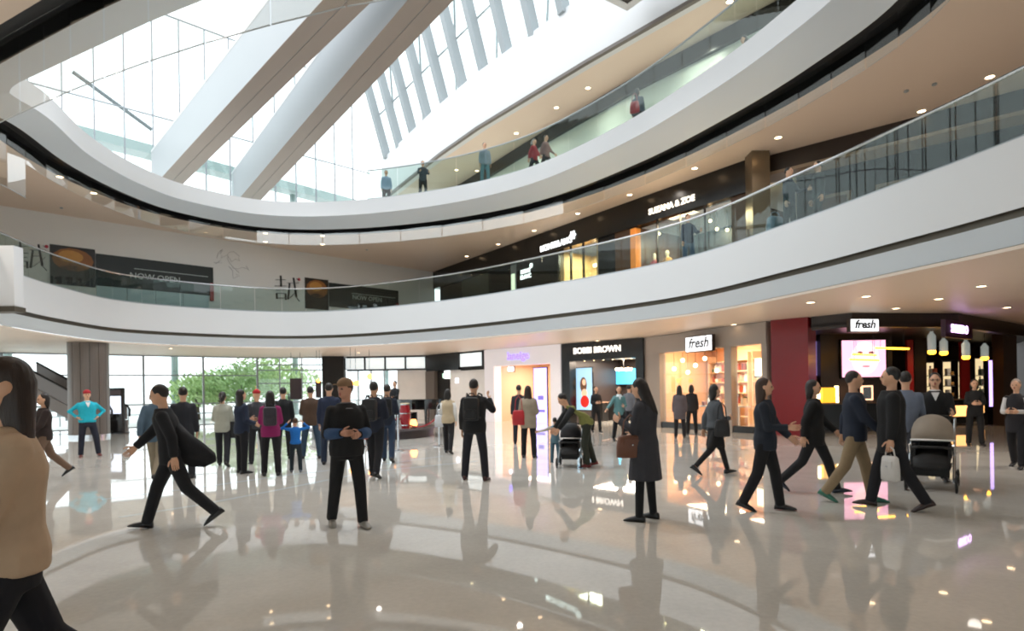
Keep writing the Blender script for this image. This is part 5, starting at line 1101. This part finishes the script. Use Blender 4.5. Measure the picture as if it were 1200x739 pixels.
    if btype == 'skirt':
        for s in (1, -1):
            hp_, kn_, an, fdr, up = J[s]; g = MB(); limb(g, [hp_.lerp(kn_, .5), kn_, an], [.072, .058, .044]); shift(g); g.build('stocking', cloth('#18161a'), root, smooth='all')
    for s in (1, -1):
        hp_, kn_, an, fdr, up = J[s]; sd = fdr.cross(up); g = MB(); rings = []
        for f, w, h in ((-.075, .020, .035), (-.065, .036, .080), (-.01, .042, .100), (.06, .046, .072), (.13, .047, .050), (.175, .036, .030), (.195, .014, .018)):
            c = an+fdr*f-up*.08; rings.append([c+sd*(w*math.cos(a))+up*(h*.5+h*.5*math.sin(a)) for a in [2*math.pi*j/10 for j in range(10)]])
        g.loft(rings); shift(g); g.build('shoe', cloth(shoe, .4), root, smooth='all')
    root['_k'] = k
    Rz = Matrix.Rotation(math.radians(yaw), 4, 'Z')
    def W_(p): return loc+Rz.to_3x3() @ T(p)
    info = dict(root=root, k=k, yaw=yaw, loc=loc, W=W_, wr={s: W_(A[s][2]+A[s][3]*.07) for s in (1, -1)}, back=lambda z, y=.13: W_(torso_pt((0, y, z), lean, twist)), sh={s: W_(A[s][0]+V3(0, 0, .075)) for s in (1, -1)}, lean=lean, twist=twist, T=lambda p: W_(torso_pt(p, lean, twist)))
    return info
def flush_people():
    tmp = []; dg0 = None
    for mb, vx, o, ex, paint, it in PEND:
        me = bpy.data.meshes.new('t'); me.from_pydata(mb.v, [], mb.f)
        bm = bmesh.new(); bm.from_mesh(me); bmesh.ops.recalc_face_normals(bm, faces=bm.faces); bm.to_mesh(me); bm.free()
        t = bpy.data.objects.new('t', me); COL.objects.link(t); m = t.modifiers.new('r', 'REMESH'); m.mode = 'VOXEL'; m.voxel_size = vx; m.use_smooth_shade = True
        s = t.modifiers.new('s', 'SMOOTH'); s.factor = .5; s.iterations = it; tmp.append(t)
    dg = bpy.context.evaluated_depsgraph_get()
    for t, (mb, vx, o, ex, paint, it) in zip(tmp, PEND):
        me = bpy.data.meshes.new_from_object(t.evaluated_get(dg)); mats = list(o.data.materials)
        n = len(me.vertices); co = np.empty(n*3); me.vertices.foreach_get('co', co); co = co.reshape(-1, 3)
        nf = len(me.polygons); ls = np.empty(nf, dtype=np.int32); me.polygons.foreach_get('loop_start', ls); lt = np.empty(nf, dtype=np.int32); me.polygons.foreach_get('loop_total', lt); lv = np.empty(len(me.loops), dtype=np.int32); me.loops.foreach_get('vertex_index', lv)
        vs = co.tolist(); fs = [lv[a:a+c].tolist() for a, c in zip(ls, lt)]; mi = np.zeros(nf, dtype=np.int32)
        if paint:
            fc = np.add.reduceat(co[lv], ls, axis=0)/lt[:, None]
            for p, r, m in paint: mi[np.linalg.norm(fc-np.array(p), axis=1) < r*1.15] = m
        mi = mi.tolist()
        if ex is not None and ex.v: fs += [[i+n for i in f] for f in ex.f]; vs += [tuple(v) for v in ex.v]; mi += [0]*len(ex.f)
        d = o.data; d.from_pydata(vs, [], fs); d.polygons.foreach_set('material_index', mi); d.polygons.foreach_set('use_smooth', [True]*len(d.polygons)); d.update()
        bpy.data.meshes.remove(me)
    for t in tmp: me = t.data; bpy.data.objects.remove(t); bpy.data.meshes.remove(me)
    PEND.clear()
def backpack(I, col, label, sc=1.0):
    p = I['T']((0, .20, 1.03)); rz = math.radians(I['yaw'])+I['twist']; root = empty('backpack', p, rz, label, 'backpack'); root.rotation_euler = (I['lean']*.9, 0, rz); root.scale = (sc*I['k'],)*3
    m = cloth(col, .6); mp_ = build_bev(MB().box(-.135, .135, -.03, .12, 0, .40), 'main_pouch', m, root, .065); build_bev(MB().box(-.095, .095, .10, .155, .04, .20), 'front_pocket', m, mp_, .025)
    for s in (-1, 1): MB().tube([(s*.09, -.02, .40), (s*.10, -.10, .46), (s*.12, -.26, .44), (s*.135, -.34, .28), (s*.14, -.25, .10), (s*.12, -.04, .04)], (.022, .006) if False else .014, 6).build('shoulder_strap', m, root, smooth=True)
    MB().tube([(-.05, .0, .42), (-.03, .0, .46), (.03, .0, .46), (.05, .0, .42)], .01, 6).build('grab_handle', m, root, smooth=True)
def bag(p, yaw, w, h, d, col, label, strap=.3, cat='bag', name='shoulder_bag', top=None):
    root = empty(name, p, math.radians(yaw), label, cat); m = cloth(col, .5)
    mb = MB(); rings = [[(w*.5*q*c, d*.5*q*s, z) for c, s in [(math.copysign(abs(math.cos(a))**.6, math.cos(a)), math.copysign(abs(math.sin(a))**.6, math.sin(a))) for a in [2*math.pi*j/14 for j in range(14)]]] for z, q in ((0, .8), (.03*h, 1.0), (.5*h, 1.0), (.92*h, .86), (h, .70))]
    mb.loft(rings); po_ = mb.build('pouch', m, root, smooth='all'); mb = MB(); mb.box(-w*.3, w*.3, -d*.53, -d*.45, h*.55, h*.8); mb.build('flap', m, po_)
    MB().tube([(-w*.3, 0, h*.95), (-w*.22, 0, h+strap*.7), (0, 0, h+strap), (w*.22, 0, h+strap*.7), (w*.3, 0, h*.95)], .009, 6).build('strap', m, root, smooth=True)
    MB().ball((0, -d*.54, h*.58), .012, 6, 4).build('clasp', M_CHROME, po_, smooth='all')
    return root
# ---------------------------------------------------------------- who stands where
def G(px, py): p = gp(px, py); return (p.x, p.y, 0)
P = person
# foreground passer-by at the picture edge
I = P((-2.13, 2.5, 0), 1.76, -78, 'passer-by in a beige jacket with long brown hair, closest of all at the picture edge', top='#c2a78c', bottom='#14141c', hair='long', hairc='#2e2019', female=True, legs='walk', arms=('swingf', 'hang'), hem=.86, thick=.035)
I = P(G(52, 562), 1.68, -70, 'person in dark brown seen behind the beige-jacketed passer-by', top='#2a1d1a', bottom='#6d5646', hairc='#1c1311', hair='bob', female=True, legs='walk', arms=('swingf', 'swingb'), thick=.03)
I = P(G(103, 535), 1.74, 8, 'man in a turquoise sweater and red cap, hands on hips', top='#19a9bf', bottom='#191c2c', shoe='#5d2a24', hair='short', cap='#a3202a', legs='contra', arms=('hip', 'hip'), style='sweater', hem=.90, stocky=.025, collar='#dcdcdc', skin=0)
I = P(G(184, 566), 1.75, 165, 'man in a blue-grey jacket and khaki trousers walking away from the kiosk', top='#4d6274', bottom='#8a7f6c', legs='walk', arms=('swingb', 'swingf'), hem=.78, thick=.03)
I = P(G(216, 560), 1.72, 175, 'person in dark clothes standing half hidden behind the striding man in black', top='#23252c', bottom='#24262c', hair='short')
I = P(G(203, 618), 1.74, -100, 'man in a black suit striding past with his coat flying open', top='#14151a', bottom='#121318', legs='walkr', arms=('swingb', ((.15, .65, -.75), (-.05, .7, -.7))), lean=10, hem=.80, thick=.03, hpitch=8)
# flying coat tail is part of that man
mb = MB(); rt = I['root']; rings = []
for t, zt_, zb_, y in ((0, 1.24, .80, .08), (.35, 1.10, .72, .20), (.7, .98, .70, .34), (1, .86, .76, .46)): w_ = .12-.085*t; rings.append([Vector((x, y+.015*math.sin(x*40), z)) for x, z in ((-w_, zt_-.05), (0, zt_), (w_, zt_-.05), (w_*1.1, (zt_+zb_)/2), (w_*.9, zb_), (0, zb_+.06), (-w_*.9, zb_), (-w_*1.1, (zt_+zb_)/2))])
mb.loft(rings); mb.build('coat_tail', cloth('#14151a'), rt, smooth='all')
I = P(G(262, 546), 1.63, 170, 'woman in a pale grey-green jacket with a black bag, back to us', top='#a9ab9f', bottom='#1d1f26', hair='tied', female=True, legs='step', arms=('front', 'hang'), hem=.80, thick=.035)
bag(I['T']((-.24, .04, .66)), 170, .26, .36, .12, '#15161a', 'black bag on the arm of the woman in the pale jacket', strap=.36)
I = P(G(284, 554), 1.66, 120, 'woman with long dark hair in a navy jacket, side on', top='#1e2a40', bottom='#14151b', hair='long', female=True, legs='stand', arms=('front', 'bent'), thick=.03)
I = P(G(318, 557), 1.62, 178, 'woman in a magenta jacket carrying a dark backpack', top='#8a1c5c', bottom='#17161b', hair='long', female=True, legs='stand', arms=('phone', 'phone'), thick=.035, hem=.80)
backpack(I, '#2b2630', 'dark grey backpack on the woman in magenta', .95)
I = P(G(302, 543), 1.66, 185, 'person in a red knitted hat behind the woman in magenta', top='#3a3b42', bottom='#202127', hair=None, cap='#b01e26', legs='stand')
I = P(G(333, 537), 1.72, 175, 'man in a black jacket between the magenta woman and the brown jacket', top='#16181c', bottom='#16171b', legs='stand')
I = P(G(347, 553), 1.08, 180, 'small child in a bright blue sweater with both hands at the head', top='#1c73c9', bottom='#26313a', shoe='#70757d', hair='short', hairc='#4a3524', arms=('head', 'head'), legs='stand', style='sweater', hem=.9, female=True, vox=.014)
I = P(G(365, 537), 1.74, 178, 'man in a brown jacket and blue jeans, back to us', top='#4d3a2d', bottom='#2d4257', legs='wide', arms=('front', 'front'), hem=.80, thick=.035)
I = P(G(387, 544), 1.78, 170, 'man in a navy jacket behind the man in the cap', top='#1c2740', bottom='#1e2b40', legs='stand', arms=('hang', 'front'), thick=.035)
I = P(G(408, 617), 1.71, 14, 'man in a tan cap and black jacket with blue cuffs walking towards us', top='#121214', bottom='#101012', shoe='#8f8a82', hair='short', cap='#8a6e54', legs=((10, 6, 5), (-8, 10, 5)), arms=(((.24, .05, -1), (-.62, .80, -.05)), ((.24, .02, -1), (-.55, .80, .05))), cuff='#2e4a70', hem=.84, thick=.035, hyaw=-55, stocky=.02, collar='#77777a', scarf=True, skin=1)
for s in (1, -1):
    pass
I = P(G(440, 559), 1.76, 160, 'man in a dark jacket with a black backpack behind the man in the cap', top='#1a2030', bottom='#15161c', legs='step', arms=('photo', 'front'), thick=.03)
backpack(I, '#17181c', 'black backpack on the man behind the cap wearer')
bag(I['T']((.22, .06, .70)), 160, .24, .30, .12, '#b04a1c', 'orange bag hanging beside the black-backpack man', strap=.34)
I = P(G(455, 541), 1.74, 172, 'man in dark blue with jeans and a backpack near the red drum', top='#1b2434', bottom='#24364e', legs='step', arms=('front', 'front'))
backpack(I, '#14151a', 'dark backpack on the man in jeans near the drum')
q = dp(463, 480, 22.4); I = P((q.x, 22.4, ZS1), 1.66, -40, 'musician in black standing at the drum on the stage', top='#16171b', bottom='#141417', arms=('push', 'push'), legs='stand', skin=0)
I = P(G(526, 531), 1.62, 165, 'woman in a beige padded vest with white sleeves by the stanchion', top='#b9a88c', vest='#d6d5d2', bottom='#15151a', hair='bob', female=True, legs='step', arms=('front', 'hang'), hem=.82, thick=.035)
bag(I['T']((.25, -.02, .72)), 165, .26, .30, .10, '#c9ccd2', 'pale handbag of the woman in the beige vest', strap=.3)
I = P(G(557, 562), 1.77, 168, 'man in a black hooded jacket taking a photo, backpack on', top='#131316', bottom='#1b1d26', shoe='#3a1e20', legs='wide', arms=('hang', 'photo'), thick=.04, stocky=.015)
backpack(I, '#121215', 'black backpack on the man taking a photo')
I = P(G(620, 536), 1.66, 172, 'woman in a beige jacket with a red bag before the white portal', top='#9d917f', bottom='#16161b', hair='long', hairc='#2b1c15', female=True, legs='stand', arms=('front', 'front'), hem=.72, thick=.045)
bag(I['T']((.22, .10, .80)), 172, .30, .34, .14, '#b3222a', 'bright red bag on the woman before the white portal', strap=.34)
I = P(G(609, 520), 1.72, 175, 'man in dark clothes beside the red-bag woman, nearer the portal', top='#22242c', bottom='#20222a', legs='stand')
I = P(G(651, 544), .98, 178, 'toddler in denim overalls with arms spread', top='#5f7f8e', vest='#cfc7ba', bottom='#4a6b7d', shoe='#dcdcdc', hair='short', arms=(((.9, .1, -.35), (.9, .2, -.2)), ((.9, .1, -.45), (.8, .2, -.5))), legs='stand', style='overalls_bib', hem=.80, female=True, vox=.013, thick=.03)
I = P(G(688, 547), 1.70, -75, 'person in an olive and black jacket bending over the small stroller', top='#7e7f45', vest='#17181a', bottom='#2b2f26', shoe='#6d1f1f', hair='short', lean=52, arms=('down', 'down'), legs=((10, 18, 3), (-8, 10, 3)), hem=.86, thick=.035, hpitch=10)
I = P(G(726, 517), 1.66, 15, 'woman in a teal denim jacket at the black cosmetics shop', top='#5c8588', bottom='#15151a', shoe='#1a1a1c', hair='bob', female=True, legs='step', arms=('front', ((.5, .3, -.7), (.55, .5, -.5))), collar='#d9e2e4')
I = P(G(738, 509), 1.70, 160, 'customer in grey just inside the black cosmetics shop', top='#6d6f76', bottom='#26262c', hair='short', legs='stand')
I = P(G(699, 506), 1.68, 20, 'shop assistant in black at the portrait poster', top='#151517', bottom='#151517', hair='bob', female=True, legs='stand', arms=('front', 'front'))
I = P(G(757, 609), 1.68, -112, 'woman with long dark hair in a long charcoal coat looking at her phone', top='#34343a', bottom='#0f0f11', shoe='#0e0e10', hair='long', hairc='#170f0d', female=True, legs='stand', arms=('phone', 'bent'), style='coat', hem=.50, thick=.045, flare=.10, hpitch=22, btype='tights')
bag(I['T']((.20, -.10, .78)), 12, .34, .26, .13, '#6a4230', 'brown leather handbag on the arm of the woman in the charcoal coat', strap=.24, name='handbag')
I = P(G(797, 513), 1.64, 178, 'woman in a mauve-grey coat at the warm shop window', top='#5f5558', bottom='#18171b', hair='long', female=True, legs='stand', style='coat', hem=.62, thick=.04)
I = P(G(811, 509), 1.66, 185, 'woman in black beside the mauve-coated one at the warm window', top='#2a2729', bottom='#151417', hair='bob', female=True, legs='stand')
I = P(G(839, 556), 1.64, 118, 'woman in a grey jacket and black skirt walking to the warm shop', top='#4d5258', bottom='#121214', hair='bob', female=True, legs='walk', arms=('swingb', 'front'), btype='skirt', hem=.92, thick=.03)
bag(I['T']((-.22, -.02, .78)), 165, .26, .3, .12, '#17171b', 'black shoulder bag of the woman in the black skirt', strap=.3)
I = P(G(898, 598), 1.66, 85, 'woman in a navy top walking past the red column, forearm raised', top='#1d2430', bottom='#111114', hair='long', hairc='#3a281e', female=True, legs='step', arms=('swingf', ((.1, .2, -1), (-.1, 1, .0))), hem=.80, style='shirt', thick=.03)
I = P(G(955, 577), 1.68, 88, 'person in black walking ahead of the khaki trousers', top='#121316', bottom='#16171b', shoe='#2c3440', hair='bob', legs='walk', female=True, arms=('swingf', 'swingb'), thick=.035, hem=.76)
I = P(G(1003, 588), 1.76, 92, 'man in a navy jacket and khaki trousers walking in front of the face screen', top='#1c2536', bottom='#8a775c', shoe='#2f6a58', hair='short', hairc='#2b2320', legs=((16, 6, 1), (-16, 18, 1)), arms=('swingb', 'swingf'), thick=.035, hem=.82)
I = P(G(1046, 596), 1.78, -82, 'man in a long black coat carrying a white bag, seen from the side', top='#0f0f12', bottom='#131319', shoe='#2c1a16', hair='short', hairc='#0f0c0b', legs=((-16, 14, 1), (18, 6, 1)), arms=('hang', 'hang'), style='coat', hem=.70, thick=.045)
bag(I['wr'][1]+Vector((0, 0, -.42)), -82, .26, .30, .10, '#c9c6c2', 'white carrier bag held by the man in the long black coat', strap=.12, name='carrier_bag')
I = P(G(1063, 566), 1.80, 175, 'man in a grey-blue shirt behind the man in the black coat', top='#6b7588', bottom='#24252c', hair='short', legs='walk', style='shirt', arms=('hang', 'swingf'))
p = gp(1110, 577); I = P((STR[0]+math.sin(math.radians(38))*.98, STR[1]+math.cos(math.radians(38))*.98, 0), 1.78, 2, 'man in glasses and a black jumper pushing the tan-hooded stroller', top='#101013', bottom='#1a1a20', hair='short', hairc='#0f0c0b', legs='walk', arms=('push', 'push'), style='jumper', collar='#d6d6d6', glasses=True, stocky=.02)
I = P(G(1143, 522), 1.66, 10, 'woman in black standing by the purple light box', top='#141417', bottom='#121214', hair='bob', female=True, arms=('front', 'front'))
I = P(G(1192, 548), 1.62, -15, 'woman in a dark pinafore with white sleeves at the picture edge', top='#232126', vest='#c9c6c4', bottom='#141318', hair='tied', hairc='#8a7a70', female=True, legs='step', arms=('front', 'front'), style='pinafore', hem=.70, skin=0)
# gallery visitors
def U(px, Y, z): a = dp(px, 300, Y); return (a.x, Y, z)
I = P(U(926, 14.75, Z2F), 1.76, 60, 'man in a dark blue jacket at the first floor rail, nearer the bronze column', top='#1b2336', bottom='#171920', arms=('rail', 'hang'), vox=.018)
I = P(U(960, 14.35, Z2F), 1.75, -60, 'man in black facing him at the first floor rail', top='#141416', bottom='#17171b', arms=('hang', 'hang'), legs='step', vox=.018)
bag(Vector(U(909, 15.1, Z2F+.02)), 20, .5, .62, .24, '#7f93ab', 'pale blue-grey case standing beside the two men at the rail', strap=.14, name='travel_case')
I = P(U(807, 18.5, Z2F), 1.74, 30, 'man in a blue shirt and jeans at the first floor rail before the fashion shop', top='#27304a', bottom='#3d5a78', arms=('rail', 'hang'), legs='stand', vox=.02)
I = P(U(454, 26.9, Z3F), 1.72, 5, 'person in a pale blue top at the second floor rail under the first column', top='#93a9c2', bottom='#3a2428', vox=.026)
I = P(U(497, 25.9, Z3F), 1.74, 10, 'person in dark grey leaning at the second floor rail', top='#3a4048', bottom='#1b1d22', arms=('rail', 'rail'), vox=.026)
I = P(U(570, 24.2, Z3F), 1.78, 15, 'man in a light grey shirt and jeans at the second floor rail', top='#9aa4b3', bottom='#6f93a0', style='shirt', vox=.026)
I = P(U(628, 23.6, Z3F), 1.68, 60, 'person in a red top walking along the second floor rail', top='#a3333c', bottom='#22232a', hair='tied', hairc='#8a8684', legs='walk', arms=('swingf', 'swingb'), vox=.026)
I = P(U(642, 23.3, Z3F), 1.70, 60, 'person in a brown-pink top just ahead of the red top', top='#8a6a68', bottom='#2a2328', legs='walk', arms=('swingf', 'swingb'), vox=.026)
I = P(U(750, 19.9, Z3F), 1.70, 150, 'person in a grey coat with a red bag on the second floor', top='#4c5866', bottom='#23252c', vox=.024, hair='bob')
bag(I['T']((.0, .20, .85)), 150, .32, .36, .14, '#b3323c', 'red bag of the visitor in the grey coat upstairs', strap=.3)
I = P(U(876, 17.0, Z3F), 1.70, -70, 'person in dark brown at the far end of the second floor rail', top='#2e211d', bottom='#1c1816', vox=.022, hair='long')
# mannequins in the fashion shop window
ivory = pm('ivory_mannequin', '#e6dcc6', .4, .03, 4)
for px, col, lb in ((753, '#a8303a', 'ivory mannequin in a red top in the fashion shop window'), (768, '#b98a4e', 'ivory mannequin in a tan coat in the fashion shop window')):
    s_, z_ = S2.px(px, 300); q = S2.at(s_, -.7, Z2F)
    I = P((q.x, q.y, Z2F), 1.74, -35, lb, top=col, bottom='#6b5a46', hair=None, female=True, vox=.02, name='mannequin', shin=ivory)
flush_people()
